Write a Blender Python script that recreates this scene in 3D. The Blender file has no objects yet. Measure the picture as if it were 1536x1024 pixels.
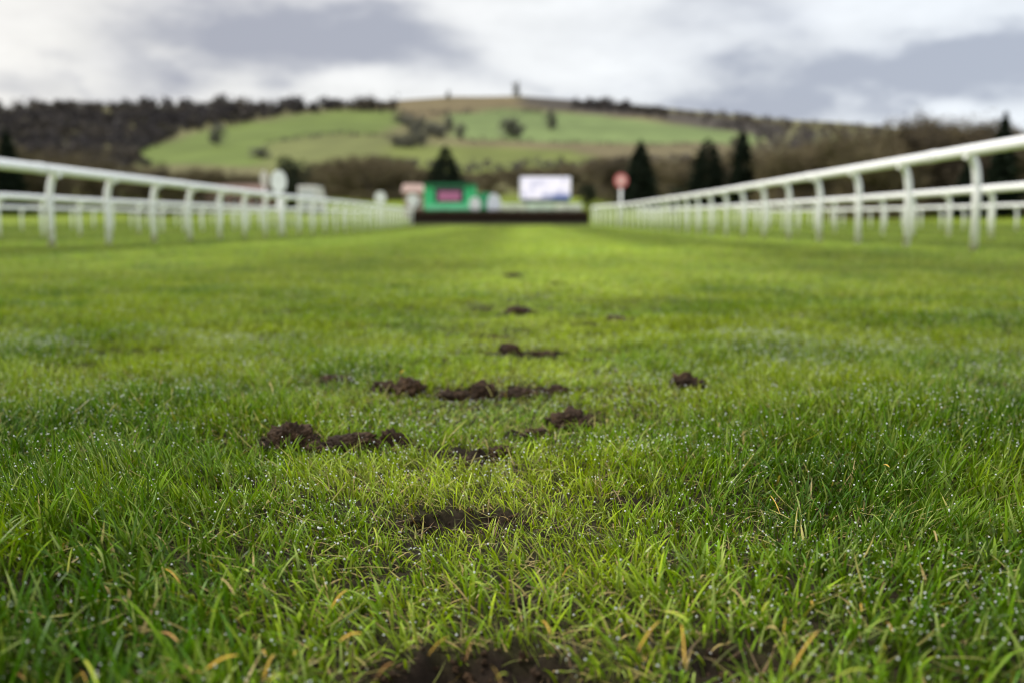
import bpy, math, random
import numpy as np
from mathutils import Vector, noise as mnoise

random.seed(7)
RNG = np.random.default_rng(11)
SC = bpy.context.scene
COL = SC.collection

# ------------------------------------------------------------------ camera numbers
CAM_H = 0.35
F = 1536.0
PITCH = math.atan(176.0 / F)
YAW = math.radians(0.485)


def ray(u, v):
    a, b = (u - 768.0) / F, -(v - 512.0) / F
    # camera looks along +Y, pitched down
    cy, cz = math.cos(PITCH), math.sin(PITCH)
    x, y, z = a, cy + b * cz, -cz + b * cy
    c, s = math.cos(YAW), math.sin(YAW)
    return np.array((x * c - y * s, x * s + y * c, z))


def project(x, y, z):
    c, s = math.cos(-YAW), math.sin(-YAW)
    X, Y, Z = x * c - y * s, x * s + y * c, z - CAM_H
    cy, cz = math.cos(PITCH), math.sin(PITCH)
    d = Y * cy - Z * cz
    up = Y * cz + Z * cy
    d = np.maximum(d, 1e-3)
    return 768 + F * X / d, 512 - F * up / d


def on_flat(u, v, h=0.0):
    r = ray(u, v)
    t = (h - CAM_H) / r[2]
    return r[0] * t, r[1] * t


def at_depth(u, v, Y):
    r = ray(u, v)
    t = Y / r[1]
    return r[0] * t, Y, CAM_H + r[2] * t


# ------------------------------------------------------------------ noise
def hash2(ix, iy, seed):
    ix = ix.astype(np.int64); iy = iy.astype(np.int64)
    h = (ix * 374761393 + iy * 668265263 + seed * 974634777) & 0xFFFFFFFF
    h = ((h ^ (h >> 13)) * 1274126177) & 0xFFFFFFFF
    h = h ^ (h >> 16)
    return (h & 0xFFFFFF) / float(0xFFFFFF)


def vn(x, y, seed=0):
    x = np.asarray(x, float); y = np.asarray(y, float)
    ix, iy = np.floor(x), np.floor(y)
    fx, fy = x - ix, y - iy
    fx = fx * fx * (3 - 2 * fx); fy = fy * fy * (3 - 2 * fy)
    a = hash2(ix, iy, seed); b = hash2(ix + 1, iy, seed)
    c = hash2(ix, iy + 1, seed); d = hash2(ix + 1, iy + 1, seed)
    return (a + (b - a) * fx) * (1 - fy) + (c + (d - c) * fx) * fy


def fbm(x, y, seed=0, octv=3):
    s, a, t = 0.0, 1.0, 0.0
    for k in range(octv):
        s = s + a * vn(x * 2 ** k + 17.3 * k, y * 2 ** k - 9.1 * k, seed + k)
        t += a; a *= 0.5
    return s / t


def sstep(a, b, x):
    t = np.clip((x - a) / (b - a), 0, 1)
    return t * t * (3 - 2 * t)


# ------------------------------------------------------------------ terrain
_RIDGE = [(-900, 205), (-400, 190), (0, 164), (100, 163), (200, 162), (300, 164), (380, 161), (480, 160), (580, 152), (680, 145), (780, 143),
          (880, 152), (960, 160), (1050, 170), (1150, 181), (1250, 188), (1350, 193), (1450, 197), (1536, 201), (2000, 230), (2500, 245)]
RY = 700.0
_rp = [at_depth(u, v, RY) for u, v in _RIDGE]
_rx = np.array([p[0] for p in _rp]); _rz = np.array([p[2] for p in _rp])
_by = np.array([-4000, 30, 55, 80, 105, 120, 160, 200, 6000.0])
_bz = np.array([0, 0, 0.10, 0.30, 0.9, 1.6, 3.4, 6.0, 6.0])

# bare soil: u, v, half width (m), half depth (m), dz, bareness
PATCH = [(690, 972, .085, .040, -.02, 1.0), (590, 985, .04, .03, -.015, .95), (800, 980, .03, .02, -.015, .85), (700, 1010, .10, .06, -.022, 1.0), (640, 1000, .06, .05, -.014, 1.0), (690, 1060, .09, .06, -.01, .95), (1095, 975, .045, .03, -.020, .8), (40, 905, .05, .035, -.02, .75), (790, 888, .020, .014, -.012, .95),
         (705, 770, .075, .040, -.022, .80), (630, 777, .045, .035, -.012, .62), (760, 778, .04, .03, -.010, .6), (945, 745, .045, .03, -.012, .65), (540, 664, .085, .05, -.008, .97), (690, 674, .065, .05, -.022, .95),
         (435, 662, .065, .05, .0, .97), (596, 582, .06, .06, -.006, .95), (704, 584, .075, .06, -.008, .95), (788, 582, .055, .05, -.008, .85), (500, 572, .055, .035, -.008, .85),
         (858, 620, .06, .05, -.006, .95), (803, 641, .04, .03, -.006, .8), (1030, 578, .045, .045, -.012, .85), (790, 528, .11, .07, -.008, .85), (742, 502, .08, .06, -.008, .85),
         (780, 466, .075, .08, -.004, .95), (924, 480, .065, .07, -.01, .9), (880, 486, .06, .06, -.01, .6), (768, 414, .08, .16, -.006, .95), (724, 462, .06, .08, -.006, .7),
         (835, 426, .05, .10, -.006, .5), (1262, 598, .035, .03, -.008, .6), (340, 745, .09, .05, -.018, .35), (1490, 575, .12, .08, -.02, .35), (120, 555, .10, .10, -.02, .45), (180, 528, .16, .14, -.015, .35)]
_patch = []
for u, v, a, b, dz, s in PATCH:
    px, py = on_flat(u, v)
    _patch.append((px, py - .018 * py, a, b * (1 + .12 * py), dz, s))


def bare(x, y):
    m = np.zeros_like(x); dz = np.zeros_like(x)
    wob = 0.75 + 0.6 * fbm(x * 38, y * 38, 71, 2)
    for px, py, a, b, d, s in _patch:
        r = np.sqrt(((x - px) / a) ** 2 + ((y - py) / b) ** 2) * wob
        k = 1 - sstep(0.72, 1.25, r)
        m = np.maximum(m, k * s)
        dz = dz + d * (1 - sstep(0.3, 1.15, r))
    return m, dz


def terrain(x, y, detail=True):
    x = np.asarray(x, float); y = np.asarray(y, float)
    z = np.interp(y, _by, _bz)
    zr = np.interp(x, _rx, _rz)
    t = (y - 200) / (RY - 200)
    p = np.where(t <= 0, 0, np.where(t <= 1, np.clip(t, 0, 1) ** 1.15, 1 - 0.10 * (t - 1) ** 1.0))
    big = (fbm(x / 90, y / 90, 5, 3) - .5) * 7 * np.clip(t, 0, 1) * np.clip((1.15 - t) * 4, 0, 1)
    z = z + (zr - 6.0) * p + big
    # left and right of the course the ground lifts a little
    z = z + sstep(24, 60, np.abs(x)) * sstep(20, 70, y) * .5
    if detail:
        near = 1 - sstep(5, 16, y)
        z = z + near * ((fbm(x * 1.7, y * 1.7, 21, 2) - .5) * .045 + (fbm(x * 7, y * 7, 22, 2) - .5) * .016)
    return z


def hit(u, v, y0=165.0):
    r = ray(u, v)
    ys = np.arange(y0, RY + 6, 1.0)
    t = ys / r[1]
    xs, zs = r[0] * t, CAM_H + r[2] * t
    d = terrain(xs, ys, False) - zs
    k = np.argmax(d >= 0) if (d >= 0).any() else len(ys) - 1
    return xs[k], ys[k], float(terrain(xs[k:k + 1], ys[k:k + 1], False)[0])


# ------------------------------------------------------------------ object helpers
def link(o, parent=None):
    COL.objects.link(o)
    if parent is not None:
        o.parent = parent
    return o


def tag(o, label=None, cat=None, group=None, kind=None):
    if label: o['label'] = label
    if cat: o['category'] = cat
    if group: o['group'] = group
    if kind: o['kind'] = kind
    return o


def empty(name, loc, rz=0.0):
    o = bpy.data.objects.new(name, None)
    o.empty_display_size = .2
    o.location = loc; o.rotation_euler = (0, 0, rz)
    return link(o)


def np_mesh(name, verts, faces, mat, smooth=True, cols=None, parent=None, link_it=True):
    """faces: list of int arrays, each (n, k)"""
    me = bpy.data.meshes.new(name)
    verts = np.asarray(verts, np.float32)
    me.vertices.add(len(verts))
    me.vertices.foreach_set('co', verts.ravel())
    faces = [np.asarray(f, np.int32) for f in faces if len(f)]
    loops = np.concatenate([f.ravel() for f in faces])
    sizes = np.concatenate([np.full(len(f), f.shape[1], np.int32) for f in faces])
    starts = np.concatenate([[0], np.cumsum(sizes)[:-1]]).astype(np.int32)
    me.loops.add(len(loops)); me.loops.foreach_set('vertex_index', loops)
    me.polygons.add(len(sizes)); me.polygons.foreach_set('loop_start', starts)
    me.polygons.foreach_set('use_smooth', np.full(len(sizes), smooth, bool))
    if cols is not None:
        at = me.attributes.new('col', 'FLOAT_COLOR', 'POINT')
        c = np.ones((len(verts), 4), np.float32); c[:, :3] = cols
        at.data.foreach_set('color', c.ravel())
    me.update(calc_edges=True)
    me.validate()
    if mat is not None:
        me.materials.append(mat)
    o = bpy.data.objects.new(name, me)
    if link_it:
        link(o, parent)
    return o


class MB:
    """collects shapes into one mesh"""
    def __init__(s):
        s.v, s.f3, s.f4, s.n = [], [], [], 0

    def add(s, v, f3=(), f4=()):
        v = np.asarray(v, float)
        s.v.append(v)
        if len(f3): s.f3.append(np.asarray(f3, int) + s.n)
        if len(f4): s.f4.append(np.asarray(f4, int) + s.n)
        s.n += len(v)

    def box(s, lo, hi, bev=0.0):
        x0, y0, z0 = lo; x1, y1, z1 = hi
        if bev <= 0:
            v = [(x, y, z) for x in (x0, x1) for y in (y0, y1) for z in (z0, z1)]
            s.add(v, f4=[(0, 1, 3, 2), (4, 6, 7, 5), (0, 4, 5, 1), (2, 3, 7, 6), (0, 2, 6, 4), (1, 5, 7, 3)])
            return
        import bmesh
        bm = bmesh.new()
        bmesh.ops.create_cube(bm, size=1)
        for w in bm.verts:
            w.co = Vector(((x0 + x1) / 2 + w.co.x * (x1 - x0), (y0 + y1) / 2 + w.co.y * (y1 - y0), (z0 + z1) / 2 + w.co.z * (z1 - z0)))
        bmesh.ops.bevel(bm, geom=bm.edges[:], offset=bev, segments=2, affect='EDGES', profile=.5)
        bm.verts.index_update()
        v = [w.co[:] for w in bm.verts]
        f3 = [[w.index for w in f.verts] for f in bm.faces if len(f.verts) == 3]
        f4 = [[w.index for w in f.verts] for f in bm.faces if len(f.verts) == 4]
        bm.free()
        s.add(v, f3, f4)

    def tube(s, pts, rad, sides=10, ry=None, cap=True):
        pts = [np.array(p, float) for p in pts]
        n = len(pts)
        rad = [rad] * n if np.isscalar(rad) else rad
        rings = []
        up = np.array((0, 0, 1.0))
        for i in range(n):
            d = pts[min(i + 1, n - 1)] - pts[max(i - 1, 0)]
            d = d / (np.linalg.norm(d) + 1e-9)
            a = np.cross(d, up)
            if np.linalg.norm(a) < .05: a = np.cross(d, (0, 1.0, 0)) if abs(d[1]) < .9 else np.cross(d, (1.0, 0, 0))
            a = a / np.linalg.norm(a); b = np.cross(a, d)
            k = 1.0 if ry is None else ry
            th = np.arange(sides) * 2 * math.pi / sides
            rings.append(pts[i] + rad[i] * (np.cos(th)[:, None] * a + k * np.sin(th)[:, None] * b))
        v = np.concatenate(rings)
        f4 = [(i * sides + j, i * sides + (j + 1) % sides, (i + 1) * sides + (j + 1) % sides, (i + 1) * sides + j) for i in range(n - 1) for j in range(sides)]
        f3 = []
        if cap:
            v = np.concatenate([v, [pts[0], pts[-1]]])
            c0, c1 = n * sides, n * sides + 1
            for j in range(sides):
                f3.append((c0, (j + 1) % sides, j))
                f3.append((c1, (n - 1) * sides + j, (n - 1) * sides + (j + 1) % sides))
        s.add(v, f3, f4)

    def disc(s, c, r, t, sides=40, ry=None, bev=.012):
        """a thick round plate facing -Y / +Y"""
        ry = r if ry is None else ry
        prof = [(-t / 2, 0.0), (-t / 2, 1 - bev / r), (-t / 2 + bev * .6, 1.0), (t / 2 - bev * .6, 1.0), (t / 2, 1 - bev / r), (t / 2, 0.0)]
        th = np.arange(sides) * 2 * math.pi / sides
        v, f4 = [], []
        for (yy, k) in prof:
            for a in th:
                v.append((c[0] + r * k * math.cos(a), c[1] + yy, c[2] + ry * k * math.sin(a)))
        for i in range(len(prof) - 1):
            for j in range(sides):
                f4.append((i * sides + j, i * sides + (j + 1) % sides, (i + 1) * sides + (j + 1) % sides, (i + 1) * sides + j))
        s.add(v, f4=f4)

    def build(s, name, mat, parent=None, smooth=False, cols=None):
        return np_mesh(name, np.concatenate(s.v), [np.concatenate(s.f3) if s.f3 else [], np.concatenate(s.f4) if s.f4 else []], mat, smooth, cols, parent)


# ------------------------------------------------------------------ materials
def new_mat(name):
    m = bpy.data.materials.new(name); m.use_nodes = True
    nt = m.node_tree
    return m, nt, nt.nodes['Principled BSDF'], nt.nodes['Material Output']


def plain(name, rgb, rough=.5, var=.12, scale=3.0, spec=.4, metal=0.0, bump=0.0):
    m, nt, b, out = new_mat(name)
    N, L = nt.nodes, nt.links
    tc = N.new('ShaderNodeTexCoord')
    no = N.new('ShaderNodeTexNoise'); no.inputs['Scale'].default_value = scale; no.inputs['Detail'].default_value = 5
    L.new(tc.outputs['Object'], no.inputs['Vector'])
    mr = N.new('ShaderNodeMapRange'); mr.inputs['From Min'].default_value = .3; mr.inputs['From Max'].default_value = .7
    mr.inputs['To Min'].default_value = 1 - var; mr.inputs['To Max'].default_value = 1 + var * .6
    L.new(no.outputs['Fac'], mr.inputs['Value'])
    mx = N.new('ShaderNodeVectorMath'); mx.operation = 'SCALE'; mx.inputs[0].default_value = rgb
    L.new(mr.outputs['Result'], mx.inputs['Scale'])
    L.new(mx.outputs['Vector'], b.inputs['Base Color'])
    b.inputs['Roughness'].default_value = rough
    b.inputs['Specular IOR Level'].default_value = spec
    b.inputs['Metallic'].default_value = metal
    if bump:
        bp = N.new('ShaderNodeBump'); bp.inputs['Strength'].default_value = bump; bp.inputs['Distance'].default_value = .02
        L.new(no.outputs['Fac'], bp.inputs['Height']); L.new(bp.outputs['Normal'], b.inputs['Normal'])
    return m


def attr_mat(name, rough=.5, spec=.4, trans=0.0, tcol=(1.3, 1.25, .6)):
    m, nt, b, out = new_mat(name)
    N, L = nt.nodes, nt.links
    at = N.new('ShaderNodeAttribute'); at.attribute_name = 'col'
    L.new(at.outputs['Color'], b.inputs['Base Color'])
    b.inputs['Roughness'].default_value = rough; b.inputs['Specular IOR Level'].default_value = spec
    if trans:
        tr = N.new('ShaderNodeBsdfTranslucent')
        mu = N.new('ShaderNodeVectorMath'); mu.operation = 'MULTIPLY'; mu.inputs[1].default_value = tcol
        L.new(at.outputs['Color'], mu.inputs[0]); L.new(mu.outputs['Vector'], tr.inputs['Color'])
        ms = N.new('ShaderNodeMixShader'); ms.inputs['Fac'].default_value = trans
        L.new(b.outputs['BSDF'], ms.inputs[1]); L.new(tr.outputs['BSDF'], ms.inputs[2])
        L.new(ms.outputs['Shader'], out.inputs['Surface'])
    return m


def soil_mat():
    m, nt, b, out = new_mat('wet_soil')
    N, L = nt.nodes, nt.links
    tc = N.new('ShaderNodeNewGeometry')
    n1 = N.new('ShaderNodeTexNoise'); n1.inputs['Scale'].default_value = 120; n1.inputs['Detail'].default_value = 8; n1.inputs['Roughness'].default_value = .7
    n2 = N.new('ShaderNodeTexNoise'); n2.inputs['Scale'].default_value = 22; n2.inputs['Detail'].default_value = 4
    L.new(tc.outputs['Position'], n1.inputs['Vector']); L.new(tc.outputs['Position'], n2.inputs['Vector'])
    r = N.new('ShaderNodeValToRGB'); e = r.color_ramp.elements
    e[0].position = .3; e[0].color = (.007, .005, .0035, 1)
    e[1].position = .72; e[1].color = (.135, .078, .038, 1)
    k = e.new(.52); k.color = (.036, .020, .010, 1)
    ad = N.new('ShaderNodeMath'); ad.operation = 'MULTIPLY_ADD'; ad.inputs[1].default_value = .5; ad.inputs[2].default_value = 0
    L.new(n2.outputs['Fac'], ad.inputs[0])
    ad2 = N.new('ShaderNodeMath'); ad2.operation = 'MULTIPLY_ADD'; ad2.inputs[1].default_value = .5
    L.new(n1.outputs['Fac'], ad2.inputs[0]); L.new(ad.outputs[0], ad2.inputs[2])
    L.new(ad2.outputs[0], r.inputs['Fac']); L.new(r.outputs['Color'], b.inputs['Base Color'])
    bp = N.new('ShaderNodeBump'); bp.inputs['Strength'].default_value = .8; bp.inputs['Distance'].default_value = .004
    L.new(n1.outputs['Fac'], bp.inputs['Height']); L.new(bp.outputs['Normal'], b.inputs['Normal'])
    b.inputs['Roughness'].default_value = .75; b.inputs['Specular IOR Level'].default_value = .18
    return m


SOIL = soil_mat()


def ground_mat():
    """soil close by where blades stand, turf green in the distance (attribute col carries the turf's own colour)"""
    m, nt, b, out = new_mat('turf_ground')
    N, L = nt.nodes, nt.links
    geo = N.new('ShaderNodeNewGeometry')
    n1 = N.new('ShaderNodeTexNoise'); n1.inputs['Scale'].default_value = 90; n1.inputs['Detail'].default_value = 8; n1.inputs['Roughness'].default_value = .7
    n2 = N.new('ShaderNodeTexNoise'); n2.inputs['Scale'].default_value = 1.3; n2.inputs['Detail'].default_value = 6
    for n in (n1, n2): L.new(geo.outputs['Position'], n.inputs['Vector'])
    at = N.new('ShaderNodeAttribute'); at.attribute_name = 'col'
    mr = N.new('ShaderNodeMapRange'); mr.inputs['From Min'].default_value = .3; mr.inputs['From Max'].default_value = .7
    mr.inputs['To Min'].default_value = .55; mr.inputs['To Max'].default_value = 1.4
    mr2 = N.new('ShaderNodeMapRange'); mr2.inputs['From Min'].default_value = .3; mr2.inputs['From Max'].default_value = .7
    mr2.inputs['To Min'].default_value = .8; mr2.inputs['To Max'].default_value = 1.2
    L.new(n1.outputs['Fac'], mr.inputs['Value']); L.new(n2.outputs['Fac'], mr2.inputs['Value'])
    mu = N.new('ShaderNodeMath'); mu.operation = 'MULTIPLY'
    L.new(mr.outputs[0], mu.inputs[0]); L.new(mr2.outputs[0], mu.inputs[1])
    sc = N.new('ShaderNodeVectorMath'); sc.operation = 'SCALE'
    L.new(at.outputs['Color'], sc.inputs[0]); L.new(mu.outputs[0], sc.inputs['Scale'])
    L.new(sc.outputs['Vector'], b.inputs['Base Color'])
    bp = N.new('ShaderNodeBump'); bp.inputs['Strength'].default_value = .7; bp.inputs['Distance'].default_value = .006
    L.new(n1.outputs['Fac'], bp.inputs['Height']); L.new(bp.outputs['Normal'], b.inputs['Normal'])
    b.inputs['Roughness'].default_value = .8; b.inputs['Specular IOR Level'].default_value = .10
    return m


GRASS = attr_mat('grass_blade', rough=.40, spec=.16, trans=.26, tcol=(1.2, 1.3, .3))
TWIG = plain('bare_twigs', (.130, .106, .060), .9, .35, .6, spec=.1)
TWIG_DARK = plain('dark_twigs', (.085, .068, .046), .9, .35, .5, spec=.1)
TWIG_PALE = plain('pale_twigs', (.165, .135, .080), .9, .35, .5, spec=.1)
TWIG_HAZED = plain('hazed_twigs', (.150, .150, .122), .9, .3, .3, spec=.1)  # hill tree twigs paled and greyed: distance haze put into the colour
BARK = plain('bark', (.060, .046, .036), .9, .3, 2.0)
NEEDLE = plain('conifer_needles', (.013, .021, .011), .8, .35, 1.2, spec=.1)
EVERGREEN = plain('evergreen_leaves', (.022, .030, .017), .8, .35, 1.0, spec=.1)
WHITE = plain('white_plastic', (.85, .86, .89), .32, .06, 2.2)
WHITE_PAINT = plain('white_paint', (.78, .79, .80), .4, .08, 2.0)
BIRCH = attr_mat('birch_twigs', rough=.8, spec=.2)

nt_ = WHITE.node_tree; N, L = nt_.nodes, nt_.links
pb = N['Principled BSDF']; src = pb.inputs['Base Color'].links[0].from_socket
ge = N.new('ShaderNodeNewGeometry'); sp_ = N.new('ShaderNodeSeparateXYZ'); L.new(ge.outputs['Position'], sp_.inputs[0])
sn = N.new('ShaderNodeTexNoise'); sn.inputs['Scale'].default_value = 14; sn.inputs['Detail'].default_value = 6; L.new(ge.outputs['Position'], sn.inputs['Vector'])
hgt = N.new('ShaderNodeMapRange'); hgt.inputs['From Min'].default_value = .05; hgt.inputs['From Max'].default_value = .45; hgt.inputs['To Min'].default_value = .20; hgt.inputs['To Max'].default_value = -.12
L.new(sp_.outputs['Z'], hgt.inputs['Value'])
ad_ = N.new('ShaderNodeMath'); ad_.operation = 'ADD'; L.new(sn.outputs['Fac'], ad_.inputs[0]); L.new(hgt.outputs[0], ad_.inputs[1])
st_ = N.new('ShaderNodeMapRange'); st_.inputs['From Min'].default_value = .62; st_.inputs['From Max'].default_value = .68; st_.inputs['To Max'].default_value = .7; L.new(ad_.outputs[0], st_.inputs['Value'])
mx_ = N.new('ShaderNodeMix'); mx_.data_type = 'RGBA'; L.new(st_.outputs[0], mx_.inputs['Factor']); L.new(src, mx_.inputs['A']); mx_.inputs['B'].default_value = (.30, .25, .17, 1)
L.new(mx_.outputs['Result'], pb.inputs['Base Color'])

# ------------------------------------------------------------------ ground sheet
def axis_x():
    fine = np.arange(-0.95, 0.9501, .0055)
    out, s, x = [], .0055, .95
    while x < 1500:
        s *= 1.055; x += s; out.append(x)
    out = np.array(out)
    return np.concatenate([-out[::-1], fine, out])


def axis_y():
    fine = np.arange(.55, 2.75, .0055)
    out, s, y = [], .0055, fine[-1]
    while y < 150:
        s *= 1.045; y += s; out.append(y)
    out[-1] = 160.0
    back = [-300, -80, -20, -5, -1.5, -.5, -.1, .1, .2, .28, .34, .4, .44, .48, .52]
    return np.concatenate([back, fine, out])


def stripe(x, y):
    """mowing stripes along the course: -1..1"""
    w = np.sin((x + .25 + .12 * np.sin(y * .05)) * 2 * math.pi / 4.6)
    return np.tanh(w * 2.5)


GREEN_FAR = np.array((.125, .170, .010))
xs, ys = axis_x(), axis_y()
X, Y = np.meshgrid(xs, ys)
Z = terrain(X, Y)
nearm = (Y < 8) & (np.abs(X) < 4)
bm_, dz_ = np.zeros_like(X), np.zeros_like(X)
bm_[nearm], dz_[nearm] = bare(X[nearm], Y[nearm])
rough = (fbm(X * 45, Y * 45, 31, 3) - .5) * (.010 + .042 * bm_) + (fbm(X * 130, Y * 130, 33, 2) - .5) * (.003 + .018 * bm_)
Z = Z + dz_ + rough * (1 - sstep(4, 8, Y)) - .004
soilc = np.array((.018, .012, .008)); thatch = np.array((.026, .024, .008))
far = sstep(3.0, 14, Y)[..., None]
tw = (.25 + .55 * fbm(X * 9, Y * 9, 41, 2))[..., None]
nearc = soilc * (1 - tw) + thatch * tw
nearc = nearc * (1 - bm_[..., None]) + soilc * bm_[..., None]
gv = (.85 + .3 * fbm(X / 3.1, Y / 6.0, 43, 3) + .05 * stripe(X, Y))[..., None]
farc = GREEN_FAR * gv
C = nearc * (1 - far) + farc * far
nx, ny = len(xs), len(ys)
idx = np.arange(nx * ny).reshape(ny, nx)
quads = np.stack([idx[:-1, :-1], idx[:-1, 1:], idx[1:, 1:], idx[1:, :-1]], -1).reshape(-1, 4)
ground = np_mesh('ground', np.stack([X, Y, Z], -1).reshape(-1, 3), [quads], ground_mat(), True, C.reshape(-1, 3))
tag(ground, 'flat racecourse turf running away to the hurdle', 'ground', kind='structure')


def surf(x, y):
    """ground height where blades root"""
    m, d = bare(x, y)
    rg = (fbm(x * 45, y * 45, 31, 3) - .5) * (.010 + .042 * m)
    return terrain(x, y) + np.where(y < 8, d + rg * (1 - sstep(4, 8, y)), 0) - .004, m


# ------------------------------------------------------------------ hill
def in_poly(u, v, poly, soft=3.0):
    """soft inside mask of a polygon given in (u, v)"""
    p = np.array(poly, float)
    inside = np.zeros(u.shape, bool); dmin = np.full(u.shape, 1e9)
    for i in range(len(p)):
        a, b = p[i], p[(i + 1) % len(p)]
        c = ((a[1] > v) != (b[1] > v)) & (u < (b[0] - a[0]) * (v - a[1]) / (b[1] - a[1] + 1e-12) + a[0])
        inside ^= c
        ab = b - a
        t = np.clip(((u - a[0]) * ab[0] + (v - a[1]) * ab[1]) / (ab @ ab + 1e-9), 0, 1)
        dmin = np.minimum(dmin, np.hypot(u - a[0] - t * ab[0], v - a[1] - t * ab[1]))
    sd = np.where(inside, dmin, -dmin)
    return np.clip(.5 + sd / (2 * soft), 0, 1)


FIELDS = [([(560, 140), (720, 140), (790, 150), (1010, 172), (1010, 185), (860, 172), (760, 164), (690, 170), (620, 180), (560, 170)], (.109, .086, .043)),
          ([(195, 226), (300, 199), (420, 177), (520, 167), (592, 168), (606, 185), (560, 205), (500, 225), (440, 236), (380, 250), (300, 245), (200, 245)], (.086, .116, .026)),
          ([(395, 215), (500, 200), (590, 205), (600, 245), (520, 262), (400, 262)], (.100, .110, .036)),
          ([(672, 172), (760, 163), (860, 170), (960, 182), (1064, 190), (1150, 205), (1120, 219), (900, 214), (770, 212), (690, 208)], (.104, .140, .048)),
          ([(680, 212), (860, 214), (1090, 218), (1120, 232), (900, 240), (700, 228)], (.115, .096, .050)),
          ([(570, 222), (690, 220), (870, 228), (905, 250), (720, 262), (580, 258)], (.102, .120, .030)),
          ([(1230, 206), (1310, 208), (1310, 226), (1230, 224)], (.120, .160, .070)),
          ([(780, 138), (870, 148), (1010, 165), (1180, 186), (1180, 203), (1060, 190), (960, 178), (850, 166), (780, 158)], (.045, .038, .030))]
hx = np.arange(-1100, 1101, 5.0)
hy = np.concatenate([np.arange(160, 720, 3.2), np.arange(722, 1500, 25.0)])
HX, HY = np.meshgrid(hx, hy)
HZ = terrain(HX, HY, False)
U, V = project(HX, HY, HZ)
hc = np.ones(HX.shape + (3,)) * np.array((.105, .098, .044))  # field tones are pale and muted, with the haze of distance painted in
wobu, wobv = (fbm(HX / 22, HY / 22, 51, 2) - .5) * 22, (fbm(HX / 22, HY / 22, 55, 2) - .5) * 9
for poly, c in FIELDS:
    k = in_poly(U + wobu, V + wobv, poly, 2.5)[..., None]
    hc = hc * (1 - k) + np.array(c) * k
k = (1 - sstep(160, 230, HY))[..., None]
hc = hc * (1 - k) + GREEN_FAR * k
hc *= (.78 + .44 * fbm(HX / 12, HY / 12, 57, 3))[..., None]
hc *= 1.08
hc *= (.84 + .32 * fbm(HX / 45, HY / 45, 61, 3))[..., None]
hc *= (.9 + .2 * vn(HX / 3, HY / 40, 59))[..., None]
n1, n2 = len(hx), len(hy)
idx = np.arange(n1 * n2).reshape(n2, n1)
quads = np.stack([idx[:-1, :-1], idx[:-1, 1:], idx[1:, 1:], idx[1:, :-1]], -1).reshape(-1, 4)
hill = np_mesh('hill', np.stack([HX, HY, HZ], -1).reshape(-1, 3), [quads], attr_mat('hill_fields', .9, .1), True, hc.reshape(-1, 3))
tag(hill, 'long green and brown hill with fields closing the view', 'hill', kind='structure')


# ------------------------------------------------------------------ grass blades
def blade_mesh(x, y, z, h, w, az, lean, curl, cb, ct, seg, twist=None):
    n = len(x)
    t = np.linspace(0, 1, seg + 1)
    ang = lean[:, None] + curl[:, None] * t[None, :] ** 1.3
    am = .5 * (ang[:, 1:] + ang[:, :-1])
    ds = h[:, None] / seg
    off = np.concatenate([np.zeros((n, 1)), np.cumsum(np.sin(am) * ds, 1)], 1)
    zz = np.concatenate([np.zeros((n, 1)), np.cumsum(np.cos(am) * ds, 1)], 1)
    dx, dy = np.cos(az)[:, None], np.sin(az)[:, None]
    if twist is None: twist = RNG.normal(0, .7, n)
    sa = az[:, None] + math.pi / 2 + twist[:, None] * (.4 + t[None, :])
    prof = np.clip((1 - t ** 2.2), 0, 1)[None, :] ** .8 * (0.75 + .25 * np.sin(np.minimum(t * 2.5, math.pi / 2)))[None, :]
    hw = .5 * w[:, None] * prof
    cx, cy, cz = x[:, None] + off * dx, y[:, None] + off * dy, z[:, None] + zz
    sx, sy = np.cos(sa) * hw, np.sin(sa) * hw
    L = np.stack([cx - sx, cy - sy, cz], -1)[:, :-1]
    R = np.stack([cx + sx, cy + sy, cz], -1)[:, :-1]
    T = np.stack([cx, cy, cz], -1)[:, -1:]
    pair = np.stack([L, R], 2).reshape(n, 2 * seg, 3)
    v = np.concatenate([pair, T], 1)
    vp = 2 * seg + 1
    tc = np.concatenate([np.repeat(t[:-1], 2), [1.0]])[None, :, None]
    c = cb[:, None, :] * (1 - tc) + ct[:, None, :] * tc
    base = (np.arange(n) * vp)[:, None, None]
    f4 = np.array([(2 * i, 2 * i + 1, 2 * i + 3, 2 * i + 2) for i in range(seg - 1)]).reshape(-1, 4)
    f3 = np.array([(2 * seg - 2, 2 * seg - 1, 2 * seg)])
    F4 = (base + f4[None]).reshape(-1, 4) if len(f4) else np.zeros((0, 4), int)
    F3 = (base + f3[None]).reshape(-1, 3)
    return v.reshape(-1, 3), F3, F4, np.clip(c.reshape(-1, 3), 0, 1), T[:, 0]


def join(parts):
    vs, f3s, f4s, cs, n = [], [], [], [], 0
    for v, f3, f4, c in parts:
        vs.append(v); cs.append(c)
        if len(f3): f3s.append(f3 + n)
        if len(f4): f4s.append(f4 + n)
        n += len(v)
    return np.concatenate(vs), [np.concatenate(f3s) if f3s else [], np.concatenate(f4s) if f4s else []], np.concatenate(cs)


def scatter(y0, y1, dens, margin, k=.62, xmax=1e9):
    a = (k * y1 + margin)
    a = min(a, xmax)
    n = int(2 * a * (y1 - y0) * dens)
    x = RNG.uniform(-a, a, n); y = RNG.uniform(y0, y1, n)
    ok = np.abs(x) < np.minimum(k * y + margin, xmax)
    return x[ok], y[ok]


G_YEL = np.array((.300, .390, .012)); G_MID = np.array((.140, .260, .006)); G_DEEP = np.array((.044, .130, .004)); G_STEM = np.array((.290, .310, .050))
STRAW = np.array((.380, .290, .110)); ORANGE = np.array((.600, .350, .045))


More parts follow.
